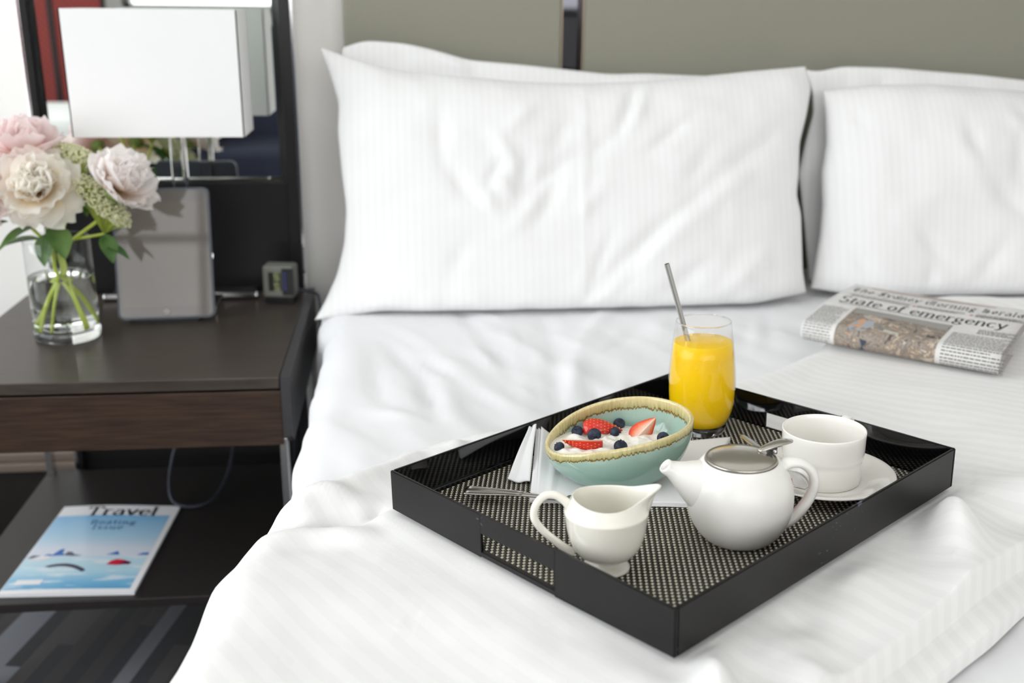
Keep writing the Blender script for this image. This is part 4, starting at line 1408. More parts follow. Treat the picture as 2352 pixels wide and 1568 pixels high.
# ------------------------------------------------------------------ china: cup, saucer, creamer, teapot
CHINA = mat('white_china', (.90, .88, .83), rough=.10, spec=.5, coat=.3)
STONE = mat('white_stoneware', (.86, .845, .805), rough=.30, spec=.45, coat=.15)
CREAMW = mat('cream_china', (.86, .835, .745), rough=.09, spec=.5, coat=.3)

sx_, sy_ = .0945, .1300
sau = empty('saucer', on_tray(sx_, sy_), 'white china saucer under the cup', 'saucer')
v, f = lathe([(.0, .002), (.038, .002), (.040, .0), (.0425, .0), (.045, .0035), (.056, .0085), (.066, .0120), (.0722, .0135), (.0738, .0142), (.0736, .0152), (.0722, .0156), (.066, .0140), (.056, .0108),
              (.047, .0066), (.043, .0055), (.040, .0062), (.0, .0058)], 96, cap0=False)
obj('saucer_body', v, f, CHINA, sau)
CUPZ = FLOOR + .0060
cup = empty('tea_cup', on_tray(.0925, .1295, CUPZ), 'empty white straight-sided tea cup', 'cup')
v, f = lathe([(.0, .002), (.034, .002), (.035, .0), (.0385, .0), (.0398, .0015), (.0402, .006), (.0405, .022), (.0408, .0268), (.0418, .0285), (.0424, .034), (.0428, .050), (.0431, .0555), (.0428, .0566), (.0419, .0570),
              (.0411, .0562), (.0408, .050), (.0402, .034), (.0392, .024), (.037, .012), (.032, .0065), (.022, .0045), (.0, .004)], 96, cap0=False)
obj('cup_body', v, f, CHINA, cup)
ha = math.radians(47.8 + 47)
hp = [(.0421, 0, .051), (.050, 0, .0535), (.059, 0, .050), (.0635, 0, .041), (.061, 0, .030), (.053, 0, .0215), (.0415, 0, .0175)]
v, f = tube(smooth_path(hp, 8), .0030, 14, ry=[.0055, .0048, .0045, .0048, .0055], upv=(0, 0, 1))
obj('handle', v, f, CHINA, cup, matrix=RZ(ha))

# teaspoon on the saucer
tsp = empty('teaspoon', on_tray(0, 0), 'steel teaspoon lying on the saucer behind the teapot', 'spoon')


def spoon_mesh(A, B, hw_list, lift, bowl_len, bowl_w, nk=48, drop=.004):
    """A handle end, B tip of the bowl (Vectors in tray space)"""
    d = (B - A); L = d.length; d.normalize()
    side = Vector((0, 0, 1)).cross(d).normalized()
    upn = d.cross(side)
    rows_t, rows_b = [], []
    for i in range(nk + 1):
        k = i / nk
        s_ = k * L
        if s_ > L - bowl_len:
            q = (s_ - (L - bowl_len)) / bowl_len
            wd = bowl_w * math.sin(PI * min(1, .06 + q * .94) ** .75) ** .6 * (1 if q < 1 else 0) + .0004
            sag = drop * math.sin(PI * q)
        else:
            q = s_ / (L - bowl_len)
            wd = np.interp(q, np.linspace(0, 1, len(hw_list)), hw_list)
            sag = 0
        c = A + d * s_ + upn * (lift * math.sin(PI * min(1, k * 1.1)) + .0)
        rt_, rb_ = [], []
        for j in range(9):
            w_ = -1 + 2 * j / 8
            dip = sag * (1 - w_ * w_)
            crown = (.0007 * (1 - w_ * w_)) if sag == 0 else 0
            rt_.append(c + side * (w_ * wd) + upn * (crown - dip))
            rb_.append(c + side * (w_ * wd) + upn * (-.0012 - dip))
        rows_t.append(rt_); rows_b.append(rb_)
    rw = [a + b_[::-1] for a, b_ in zip(rows_t, rows_b)]
    return rings(rw, True, True, True)


v, f = spoon_mesh(Vector((-.014, .1345, .0245)), Vector((.116, .062, .0235)), [.0028, .0048, .0042, .0024, .0018, .0018, .0026], .002, .040, .0125)
obj('spoon_body', v, f, STEEL, tsp)

# dessert spoon at the corner of the tray
dsp = empty('dessert_spoon', on_tray(0, 0), 'silver spoon with ridged handle lying beside the creamer', 'spoon')
v, f = spoon_mesh(Vector((-.1455, -.1655, .0105)), Vector((-.0215, -.0835, .0075)), [.0090, .0098, .0080, .0058, .0046, .0038, .0034, .0036], .0025, .042, .0145, drop=.004)
SILV = mat('silver_plate', (.50, .48, .45), rough=.16, metal=1.0)
obj('spoon_body', v, f, SILV, dsp)
A_, B_ = Vector((-.1455, -.1655, .0105)), Vector((-.0215, -.0835, .0075))
dd_ = (B_ - A_).normalized(); sd_ = Vector((0, 0, 1)).cross(dd_).normalized()
for sgn in (-1, 1):
    for wq in (.80, .52):
        pts = []
        for i in range(10):
            k = i / 9
            s_ = k * .062
            wd = np.interp(k, [0, .12, .4, .7, 1], [.0085, .0092, .0074, .0054, .0044])
            pts.append(A_ + dd_ * s_ + sd_ * (sgn * wd * wq) + Vector((0, 0, .0009 + .0025 * math.sin(PI * s_ / .148 * 1.1))))
        v, f = tube(pts, .00055, 6)
        obj('handle_ridge', v, f, SILV, dsp)

# creamer jug
crm = empty('creamer_jug', on_tray(.0573, -.167, FLOOR, CAMR), 'small footed white cream jug at the near end of the tray', 'jug')
v, f = lathe([(.0, .0015), (.020, .0015), (.0208, .0), (.0216, .0005), (.0216, .002), (.019, .0038), (.0145, .0065), (.0130, .0090), (.0140, .0115), (.0, .0118)], 64, cap0=False)
obj('foot', v, f, CREAMW, crm)
bodyp = [(.013, .0105), (.020, .0122), (.0265, .0170), (.0312, .0240), (.0340, .0320), (.0358, .0410), (.0370, .0500), (.0377, .0550), (.0381, .0565), (.0380, .0578), (.0374, .0586)]
NC = 96


def crm_top(t):
    sp_ = math.exp(-(((t + PI) % (2 * PI) - PI) / .42) ** 2)
    sp2 = math.exp(-(((t + PI) % (2 * PI) - PI) / .30) ** 2)
    hb_ = math.exp(-((((t - PI) + PI) % (2 * PI) - PI) / .5) ** 2)
    return sp_, sp2, hb_


rows = [[(r * math.cos(2 * PI * j / NC), r * math.sin(2 * PI * j / NC), z) for j in range(NC)] for r, z in bodyp]
nt_ = 8
for i in range(1, nt_ + 1):
    k = i / nt_
    rw = []
    for j in range(NC):
        t = 2 * PI * j / NC
        sp_, sp2, hb_ = crm_top(t)
        r = .0374 + (.0305 - .0374) * k ** .9 + sp_ * (.0060 * k + .0125 * k ** 2.2)
        z = .0586 + (.0690 - .0586) * k + sp_ * .0085 * k ** 1.6 + .002 * math.cos(2 * t) * k
        y = r * math.sin(t) * (1 - .35 * sp_ * k)
        rw.append((r * math.cos(t), y, z))
    rows.append(rw)
top = rows[-1]
for i in range(1, 4):
    a = PI * i / 4
    rows.append([(x * (1 - .045 * (1 - math.cos(a)) / 2), y * (1 - .055 * (1 - math.cos(a)) / 2), z + .0011 * math.sin(a)) for x, y, z in top])
inner = [(x * .955, y * .945, z) for x, y, z in top]
for q, dz_ in ((1.0, 0), (1.01, -.008), (1.06, -.016), (1.08, -.028), (.95, -.042), (.6, -.052), (.0, -.054)):
    rw = []
    for j, (x, y, z) in enumerate(inner):
        t = 2 * PI * j / NC
        sp_, _, _ = crm_top(t)
        k = min(1, -dz_ / .03)
        r = math.hypot(x, y) * (1 - k) + .0290 * k
        rw.append((r * q * math.cos(t), r * q * math.sin(t) * (1 - .35 * sp_ * (1 - k)), (z + dz_) * (1 - k) + (.0690 + dz_) * k))
    rows.append(rw)
v, f = rings(rows, True, True, False)
obj('jug_body', v, f, CREAMW, crm)
v, f = lathe([(.0, .0445), (.0342, .0445), (.0342, .044), (.0, .043)], 48, cap0=False)
hp = [(-.031, 0, .0585), (-.0365, 0, .0665), (-.046, 0, .0730), (-.056, 0, .0715), (-.0635, 0, .0620), (-.0645, 0, .0505), (-.058, 0, .0395), (-.0475, 0, .0290), (-.036, 0, .0195), (-.0290, 0, .0150)]
v, f = tube(smooth_path(hp, 8), .0026, 14, ry=[.0046, .0040, .0036, .0036, .0036, .0038, .0046], upv=(0, 1, 0))
obj('handle', v, f, CREAMW, crm)

# teapot
tpt = empty('teapot', on_tray(.1030, -.0305, FLOOR, CAMR), 'round white teapot with flat steel lid', 'teapot')
bp_ = [(.0, .002), (.028, .002), (.029, .0), (.0322, .0), (.0345, .0018), (.039, .0070), (.0440, .0145), (.0480, .0245), (.0500, .0350), (.0503, .0440), (.0490, .0540), (.0455, .0640), (.0410, .0715), (.0375, .0760),
       (.0352, .0782), (.0342, .0786), (.0334, .0780), (.0330, .0740), (.040, .060), (.045, .045), (.043, .02), (.03, .006), (.0, .005)]
v, f = lathe(bp_, 96, cap0=False)
obj('pot_body', v, f, STONE, tpt)
# spout: lofted rings from the body to the lip
sec = [((-.016, .046), .0330, .0300, -4), ((-.027, .0485), .0295, .0280, -2), ((-.037, .0505), .0270, .0265, 2), ((-.046, .0545), .0220, .0225, 6), ((-.054, .0605), .0164, .0165, 12), ((-.0610, .0662), .0120, .0112, 16),
       ((-.0665, .0706), .0092, .0078, 26), ((-.0700, .0728), .0090, .0074, 46)]
rows = []
for (cx, cz), ry_, rz_, deg in sec:
    a = math.radians(deg)
    ax = Vector((math.sin(a), 0, math.cos(a)))
    rows.append([Vector((cx, 0, cz)) + Vector((0, 1, 0)) * (ry_ * math.cos(2 * PI * j / 40)) + ax * (rz_ * math.sin(2 * PI * j / 40)) for j in range(40)])
lip = rows[-1]
c = sum(lip, Vector()) / 40
rows.append([c + (p_ - c) * .93 + Vector((-.0016, 0, .0016)) for p_ in lip])
rows.append([c + (p_ - c) * .74 + Vector((-.0014, 0, .0016)) for p_ in lip])
rows.append([c + (p_ - c) * .55 + Vector((.0025, 0, -.0025)) for p_ in lip])
rows.append([c + (p_ - c) * .50 + Vector((.016, 0, -.009)) for p_ in lip])
v, f = rings(rows, True, True, True)
obj('spout', v, f, STONE, tpt)
hp = [(.036, 0, .0700), (.0460, 0, .0745), (.0575, 0, .0735), (.0665, 0, .0655), (.0700, 0, .0540), (.0675, 0, .0410), (.0600, 0, .0275), (.0510, 0, .0170), (.040, 0, .0105)]
v, f = tube(smooth_path(hp, 8), [.0052, .0048, .0046, .0046, .0050, .0056], 18, ry=[.0085, .0078, .0072, .0070, .0074, .0084], upv=(0, 0, 1))
obj('handle', v, f, STONE, tpt)
LIDM = mat('lid_satin_steel', (.58, .55, .50), rough=.20, metal=1.0)
lid = obj('lid', *lathe([(.0, .0835), (.010, .0833), (.020, .0826), (.027, .0816), (.0305, .0806), (.0318, .0803), (.0330, .0810), (.0336, .0802), (.0334, .0788), (.0325, .0780), (.0, .0780)], 72, cap0=False), LIDM, tpt)
# thumb lever on the hinge side
ld = RZ(math.radians(24))
mb = MB()
pl = [(.020, .0836, .0028), (.026, .0850, .0050), (.032, .0862, .0060), (.040, .0872, .0072), (.048, .0878, .0076), (.054, .0878, .0064), (.0585, .0874, .0020)]
rw = []
for x, z, hwid in pl:
    rw.append([(x, -hwid, z), (x, -hwid * .6, z + .0006), (x, hwid * .6, z + .0006), (x, hwid, z), (x, hwid * .6, z - .0006), (x, -hwid * .6, z - .0006)])
v, f = rings(rw, True, True, True)
obj('thumb_lever', v, f, LIDM, lid, matrix=ld)
v, f = tube([(.0355, -.006, .0815), (.0355, .006, .0815)], .0017, 12)
obj('hinge_pin', v, f, CHROME, lid, matrix=ld)
mb = MB(); mb.box(.0325, .0385, -.004, .004, .0785, .0822); mb.box(.032, .040, -.002, .002, .082, .0862)
obj('hinge_block', mb.v, mb.f, mat('steel_dark'), lid, smooth=False, matrix=ld)
# tea bag tag hanging on a string down the handle side
tg = empty('tea_tag', on_tray(.1030, -.0305, FLOOR, CAMR), 'red and white tea tag hanging on a string by the teapot handle', 'tag')
v, f = tube(smooth_path([(.033, .010, .0790), (.0385, .0115, .0762), (.0440, .0120, .0680), (.0490, .0120, .0560), (.0505, .0115, .0480)], 6), .0004, 6)
obj('string', v, f, mat('string_white', (.8, .79, .75), rough=.9), tg)
TGM = T(.0518, .0115, .036) @ RZ(math.radians(80)) @ RX(math.radians(3))
box('card', -.010, .010, -.0003, .0003, -.013, .013, mat('tag_red', (.55, .05, .05), rough=.5), tg, matrix=TGM)
box('card_border', -.0102, .0102, -.0004, .0004, -.0165, -.0125, mat('page_white'), tg, matrix=TGM)

# ------------------------------------------------------------------ folded newspaper
NPM = T(.600, 1.473, .6095) @ RZ(math.radians(-40))
news = empty('newspaper', NPM, 'folded newspaper with black headlines lying beside the tray', 'newspaper')
NW, NR = .284, .0165
ARC = PI * NR
PAPER = mat('newsprint', (.60, .59, .575), rough=.85, spec=.2)
noise_color(PAPER, (.71, .70, .68), (.77, .76, .74), 40)


def np_prof(b_, r=NR, dv=0.0):
    """distance b_ along the sheet from the underside of the front fold -> (v, z)"""
    ar = PI * r
    if b_ < 0:
        return (dv + NR - b_, NR - r)
    if b_ < ar:
        a = -PI / 2 - b_ / r
        return (dv + NR + r * math.cos(a), NR + r * math.sin(a))
    s_ = b_ - ar
    k = min(1, s_ / .245)
    return (dv + NR + s_, NR + r - .003 * k * k + .0035 * math.sin(k * PI))


def np_pt(a, b_, lift=0.0):
    v_, z = np_prof(b_)
    v2, z2 = np_prof(b_ + .001)
    n_ = Vector((0, -(z2 - z), v2 - v_)).normalized()
    wob = .0016 * math.sin(a * 17 + b_ * 9) * min(1, max(0, b_ - .05) / .05)
    sag = -.002 * (a / NW) * max(0, min(1, (b_ - .1) / .2))
    return (a, v_ + n_.y * lift, z + n_.z * lift + wob + sag)


def np_grid(name, a0, a1, b0, b1, material, lift, na=10, nb=24, thick=0.0, parent=None, skew=0.0):
    vs = [np_pt(a0 + (a1 - a0) * i / na, b0 + (b1 - b0) * j / nb, lift) for j in range(nb + 1) for i in range(na + 1)]
    fs = [(j * (na + 1) + i, j * (na + 1) + i + 1, (j + 1) * (na + 1) + i + 1, (j + 1) * (na + 1) + i) for j in range(nb) for i in range(na)]
    uv = [(i / na, j / nb) for j in range(nb + 1) for i in range(na + 1)]
    o = obj(name, vs, fs, material, parent or news, uvs=uv)
    if thick:
        s_ = o.modifiers.new('solid', 'SOLIDIFY'); s_.thickness = thick; s_.offset = -1
    return o


BMAX = ARC + .262
front = np_grid('front_page', 0, NW, -.10, BMAX, PAPER, 0, 16, 70, .0006)
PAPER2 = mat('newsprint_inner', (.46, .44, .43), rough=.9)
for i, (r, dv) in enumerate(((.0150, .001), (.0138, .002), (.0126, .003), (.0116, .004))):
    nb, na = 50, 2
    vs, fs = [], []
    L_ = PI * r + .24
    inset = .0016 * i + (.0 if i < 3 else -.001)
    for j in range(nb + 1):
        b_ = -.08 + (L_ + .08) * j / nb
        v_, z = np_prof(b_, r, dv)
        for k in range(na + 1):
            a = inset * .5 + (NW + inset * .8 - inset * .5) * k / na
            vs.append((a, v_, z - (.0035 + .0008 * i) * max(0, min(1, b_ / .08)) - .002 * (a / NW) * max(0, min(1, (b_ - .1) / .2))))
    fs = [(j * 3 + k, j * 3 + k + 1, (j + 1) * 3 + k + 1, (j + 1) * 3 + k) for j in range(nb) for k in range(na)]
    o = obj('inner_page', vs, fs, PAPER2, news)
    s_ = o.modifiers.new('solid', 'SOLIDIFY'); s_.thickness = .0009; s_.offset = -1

NINK = mat('news_ink', (.012, .012, .014), rough=.7)
NGREY = mat('news_ink_grey', (.16, .155, .15), rough=.8)
NREDI = mat('news_ink_red', (.55, .10, .06), rough=.8)


def np_quads(name, quads, a0, b0, material, lift=.00035):
    vs, fs = [], []
    for q in quads:
        o = len(vs)
        vs += [np_pt(a0 + x, b0 + y, lift) for x, y in q]
        fs.append((o, o + 1, o + 2, o + 3))
    return obj(name, vs, fs, material, news, smooth=False)


q, wd = lettering('The Sydney Morning Herald', .050, .115, 38, .035, n=4, black=True, track=.06)
sc_ = (NW - .015) / wd
np_quads('masthead', [[(x * sc_, y * .9) for x, y in p_] for p_ in q], .010, ARC + .202, NINK)
q, wd = lettering('State of emergency', .054, .115, 0, .045, n=9, track=.03)
sc_ = (NW - .030) / wd
np_quads('headline', [[(x * sc_, y) for x, y in p_] for p_ in q], .014, ARC + .112, NINK)
# thin rules and small kickers between masthead and headline
np_quads('rule', [[(0, 0), (NW - .02, 0), (NW - .02, .0006), (0, .0006)]], .010, ARC + .183, NGREY)
np_quads('kicker_mark', [[(0, 0), (.004, 0), (.006, .008), (.002, .008)]], .118, ARC + .166, NREDI)
np_quads('kicker_mark', [[(0, 0), (.004, 0), (.006, .008), (.002, .008)]], .205, ARC + .166, NREDI)
np_quads('top_strip', [[(0, 0), (.20, 0), (.20, .007), (0, .007)]], .03, ARC + .250, mat('news_tint', (.62, .50, .44), rough=.85), .0003)


def text_lines(name, a0, a1, b0, b1, pitch, hgt, seed, material=NGREY):
    rnd = random.Random(seed)
    qs = []
    b_ = b1
    while b_ > b0:
        x = a0
        end = a1 - (rnd.random() * .3 * (a1 - a0) if rnd.random() < .2 else 0)
        while x < end - .001:
            wl_ = min(.002 + rnd.random() * .006, end - x)
            qs.append([(x, b_), (x + wl_, b_), (x + wl_, b_ + hgt), (x, b_ + hgt)])
            x += wl_ + .0013
        b_ -= pitch
    o = np_quads(name, qs, 0, 0, material)
    o['kind'] = 'stuff'


text_lines('column_text', .004, .046, .002, ARC + .075, .0046, .0014, 1)
text_lines('column_text', .205, .290, .002, ARC + .055, .0052, .0017, 2)
text_lines('column_text', .02, .115, ARC + .160, ARC + .178, .0040, .0013, 3)
text_lines('column_text', .125, .198, ARC + .162, ARC + .176, .0048, .0020, 4, NINK)
text_lines('column_text', .214, .288, ARC + .160, ARC + .178, .0048, .0022, 5, NINK)
text_lines('column_text', .02, .19, ARC + .098, ARC + .106, .0044, .0013, 6)
text_lines('column_text', .235, .290, ARC + .066, ARC + .088, .0052, .0024, 7)
# printed photograph wrapping over the fold
PHOTO = mat('news_photo', (.4, .36, .32), rough=.8)
uvn = nd(PHOTO, 'ShaderNodeUVMap')
mpn = nd(PHOTO, 'ShaderNodeMapping'); mpn.inputs['Scale'].default_value = (2.6, 2.0, 1); lk(PHOTO, uvn.outputs[0], mpn.inputs[0])
nz1 = nd(PHOTO, 'ShaderNodeTexNoise'); nz1.inputs['Scale'].default_value = 2.2; nz1.inputs['Detail'].default_value = 8; nz1.inputs['Roughness'].default_value = .75; nz1.inputs['Distortion'].default_value = 1.2
lk(PHOTO, mpn.outputs[0], nz1.inputs['Vector'])
r_ = ramp(PHOTO, nz1.outputs['Fac'], [(.32, (.02, .02, .025)), (.40, (.14, .11, .09)), (.46, (.42, .36, .30)), (.50, (.16, .15, .15)), (.55, (.46, .33, .22)), (.60, (.60, .57, .52)), (.68, (.10, .10, .11))])
lk(PHOTO, r_.outputs[0], bsdf(PHOTO).inputs['Base Color'])
ph = np_grid('photo', .052, .198, .002, ARC + .090, PHOTO, .0003, 16, 40)


def photo_shape(name, pts, color):
    c = Vector((sum(p_[0] for p_ in pts) / len(pts), sum(p_[1] for p_ in pts) / len(pts)))
    vs, fs = [], []
    n_ = len(pts)
    for rr_ in (0, .5, 1):
        for x, y in pts:
            vs.append(np_pt(c.x + (x - c.x) * rr_, c.y + (y - c.y) * rr_, .0006))
    for k in range(2):
        for i in range(n_):
            fs.append((k * n_ + i, k * n_ + (i + 1) % n_, (k + 1) * n_ + (i + 1) % n_, (k + 1) * n_ + i))
    obj(name, vs, fs, mat('photo_' + name, color, rough=.8), ph, smooth=False)


photo_shape('orange_jacket', [(.060, .02), (.066, .05), (.075, .085), (.083, .09), (.086, .05), (.079, .015)], (.62, .36, .22))
photo_shape('grey_pack', [(.080, .045), (.084, .085), (.096, .09), (.101, .06), (.098, .035), (.086, .03)], (.40, .42, .45))
photo_shape('blue_cloth', [(.068, .045), (.072, .075), (.079, .07), (.078, .04)], (.30, .40, .48))
photo_shape('dark_bag', [(.088, .008), (.090, .03), (.102, .028), (.100, .004)], (.05, .07, .10))
photo_shape('grey_pipe', [(.104, .07), (.110, .075), (.135, .03), (.155, .004), (.143, .004), (.122, .03)], (.22, .23, .24))
photo_shape('pale_beam', [(.118, .06), (.140, .055), (.168, .03), (.166, .022), (.138, .046), (.118, .050)], (.55, .52, .46))
photo_shape('cream_hull', [(.170, .002), (.178, .03), (.186, .05), (.1985, .055), (.1985, .002)], (.62, .56, .46))
photo_shape('smoke_sky', [(.056, ARC + .060), (.056, ARC + .088), (.196, ARC + .088), (.196, ARC + .055), (.13, ARC + .063)], (.33, .32, .30))

# ------------------------------------------------------------------ vase of flowers
VX, VY = -.578, 1.765
vase = empty('glass_vase', T(VX, VY, NZ), 'clear cylindrical glass vase half full of water', 'vase')
v, f = lathe([(.0528, .0165), (.0531, .06), (.0530, .12), (.0528, .1705), (.0522, .1725), (.0510, .1718)], 72, cap0=False)
obj('glass_wall', v, f, thin_glass('vase_glass', (.955, .97, .965)), vase)
v, f = lathe([(.0, .0006), (.049, .0), (.0520, .0012), (.0530, .005), (.0530, .0165), (.0515, .0185), (.0, .0190)], 72, cap0=False)
obj('glass_base', v, f, mat('vase_base_glass', (.97, 1.0, .97), rough=.0, trans=1.0, ior=1.45), vase)
v, f = lathe([(.0, .0195), (.0518, .0195), (.0524, .030), (.0524, .108), (.0515, .1092), (.0, .1085)], 72, cap0=False)
obj('water', v, f, mat('water', (.985, 1.0, .985), rough=.0, trans=1.0, ior=1.33), vase)

STEM = mat('stem_green', (.50, .60, .10), rough=.5, sss=.1)
LEAF = mat('leaf_green', (.07, .15, .035), rough=.45, spec=.4)
noise_color(LEAF, (.05, .12, .03), (.11, .20, .05), 30)


def petal_mat(name, base, tip, heart):
    mt = mat(name, tip, rough=.6, spec=.2)
    at_ = nd(mt, 'ShaderNodeAttribute', attribute_name='along')
    r0 = ramp(mt, at_.outputs['Fac'], [(0.0, heart), (.22, base), (.65, tip), (1.0, tip)])
    lk(mt, r0.outputs[0], bsdf(mt).inputs['Base Color'])
    tr = nd(mt, 'ShaderNodeBsdfTranslucent'); lk(mt, r0.outputs[0], tr.inputs[0])
    ms = nd(mt, 'ShaderNodeMixShader'); ms.inputs[0].default_value = .58
    lk(mt, bsdf(mt).outputs[0], ms.inputs[1]); lk(mt, tr.outputs[0], ms.inputs[2])
    lk(mt, ms.outputs[0], mt.node_tree.nodes['Material Output'].inputs[0])
    return mt


CREAM = petal_mat('petal_cream', (.97, .84, .62), (.98, .95, .89), (.95, .58, .12))
PINK = petal_mat('petal_pink', (.97, .74, .70), (.98, .87, .86), (.95, .62, .25))
BLUSH = petal_mat('petal_blush', (.98, .86, .78), (.99, .955, .94), (.92, .74, .42))
PETALS = {}


def petal_mesh(key, L, W, cup, ruf, seed, material):
    nu_, nv_ = 9, 10
    rnd = random.Random(seed)
    ph_ = rnd.random() * 6
    vs, al = [], []
    for j in range(nv_ + 1):
        k = j / nv_
        wd_ = W * (math.sin(PI * (k * .78 + .06)) ** .75)
        for i in range(nu_ + 1):
            s_ = -1 + 2 * i / nu_
            x = s_ * wd_
            notch = -.10 * L * (1 - abs(s_)) ** 2 * (k ** 6) * (1 if seed % 2 else -.6)
            y = L * k + notch + .05 * L * math.sin(s_ * 7 + ph_) * k ** 4
            z = cup * L * (k ** 2) * .55 + cup * W * .8 * s_ * s_ * (.4 + .6 * math.sin(PI * min(1, k + .1)))
            z += ruf * L * math.sin(s_ * 6 + ph_ + k * 3) * k ** 2.5
            vs.append((x, y, z)); al.append(k)
    fs = [(j * (nu_ + 1) + i, j * (nu_ + 1) + i + 1, (j + 1) * (nu_ + 1) + i + 1, (j + 1) * (nu_ + 1) + i) for j in range(nv_) for i in range(nu_)]
    me = bpy.data.meshes.new(key)
    me.from_pydata(vs, [], fs)
    me.materials.append(material)
    me.polygons.foreach_set('use_smooth', [True] * len(fs))
    a = me.attributes.new('along', 'FLOAT', 'POINT'); a.data.foreach_set('value', al)
    return me


def peony(name_lab, pos, facing, size, material, seed, layers, bottom, neck, leaf_specs=()):
    rnd = random.Random(seed)
    root = empty('peony', T(VX, VY, NZ), name_lab, 'flower', 'peonies in the vase')
    P = Vector(pos) - Vector((VX, VY, NZ))
    Q = Vector(facing).normalized().to_track_quat('Z', 'Y').to_matrix().to_4x4()
    head = T(*P) @ Q
    for li, (n_, tilt_, L, W, cup, ruf, r0) in enumerate(layers):
        variants = [petal_mesh('petal', L * size, W * size, cup, ruf, seed * 10 + li * 3 + q_, material) for q_ in range(3)]
        for k in range(n_):
            a = 2 * PI * (k + .5 * (li % 2)) / n_ + rnd.uniform(-.18, .18)
            tl_ = math.radians(tilt_ + rnd.uniform(-9, 9))
            M = head @ RZ(a) @ T(0, r0 * size, .004 * li * size / .06) @ RX(tl_) @ RY(rnd.uniform(-.2, .2)) @ Matrix.Scale(rnd.uniform(.88, 1.1), 4)
            o = bpy.data.objects.new('petal', variants[(k + li) % 3])
            COL.objects.link(o); o.parent = root; o.matrix_local = M
    back = P - Vector(facing).normalized() * (.012 * size / .06)
    pts = [back, back - Vector(facing).normalized() * .025 + Vector((0, 0, -.012)), Vector((neck[0] * 1.5, neck[1] * 1.5, .155)), Vector((neck[0], neck[1], .115)),
           Vector((bottom[0] * .45, bottom[1] * .45, .075)), Vector((bottom[0], bottom[1], .022))]
    v_, f_ = tube(smooth_path(pts, 8), .0030, 10)
    obj('stem', v_, f_, STEM, root)
    v_, f_ = lathe([(.0, -.014), (.010, -.010), (.016, -.002), (.012, .004), (.0, .004)], 16, cap0=False)
    obj('calyx', [v * (size / .06) for v in map(Vector, v_)], f_, mat('calyx_green', (.22, .30, .08), rough=.6), root, matrix=head)
    for (lp, ld_, L, W, droop) in leaf_specs:
        leaf(root, lp, ld_, L, W, droop)
    return root


def leaf(root, base, direction, L, W, droop):
    d = Vector(direction).normalized()
    side = d.cross(Vector((0, 0, 1))).normalized()
    upn = side.cross(d)
    B0 = Vector(base) - Vector((VX, VY, NZ))
    vs, fs = [], []
    n_ = 12
    for j in range(n_ + 1):
        k = j / n_
        wd_ = W * math.sin(PI * k ** .8) ** .9
        c = B0 + d * (L * k) - Vector((0, 0, droop * L * k * k))
        for s_ in (-1, -.5, 0, .5, 1):
            vs.append(c + side * (s_ * wd_) + upn * (abs(s_) * wd_ * .35))
    for j in range(n_):
        for i in range(4):
            fs.append((j * 5 + i, j * 5 + i + 1, (j + 1) * 5 + i + 1, (j + 1) * 5 + i))
    return obj('leaf', vs, fs, LEAF, root)


FULL = [(8, 2, 1.05, .60, .20, .05, .012), (8, 20, 1.0, .56, .40, .06, .012), (8, 40, .85, .52, .65, .07, .010), (7, 58, .72, .48, .9, .08, .008), (6, 72, .60, .42, 1.1, .08, .005), (4, 84, .50, .36, 1.2, .08, .002)]
CUPF = [(7, 18, 1.0, .60, .45, .05, .006), (7, 38, 1.0, .58, .60, .05, .005), (6, 58, .9, .52, .8, .06, .004), (5, 74, .72, .44, .9, .06, .002)]
peony('large cream peony, the fullest and lowest bloom facing forward', (-.586, 1.735, .802), (.12, -.78, .55), .064, CREAM, 3, FULL, (.030, -.012), (-.004, -.006),
      [((-.60, 1.74, .745), (-.6, -.5, -.15), .065, .019, .3), ((-.57, 1.735, .75), (.35, -.5, -.7), .06, .020, .1), ((-.585, 1.74, .735), (-.05, -.3, -.9), .055, .016, .0), ((-.60, 1.76, .72), (-.9, -.15, .05), .075, .017, .25)])
peony('pale pink cupped peony at the top of the bunch', (-.607, 1.770, .850), (-.10, -.18, .95), .060, PINK, 5, CUPF, (-.034, .010), (.002, .004),
      [((-.575, 1.77, .80), (.6, -.1, -.2), .05, .014, .2)])
peony('blush pink peony on the outer edge away from the lamp', (-.668, 1.745, .795), (-.55, -.65, .35), .060, PINK, 7, FULL[:5], (.036, .016), (-.008, .002),
      [((-.64, 1.74, .755), (-.9, -.3, -.2), .06, .016, .1)])
peony('blush white peony leaning towards the tablet', (-.470, 1.742, .800), (.55, -.25, .62), .060, BLUSH, 9, CUPF[:1] + CUPF, (-.030, -.022), (.008, .000),
      [((-.505, 1.755, .78), (.5, -.2, .3), .04, .012, .1), ((-.52, 1.755, .77), (.1, -.3, .8), .045, .012, .2)])


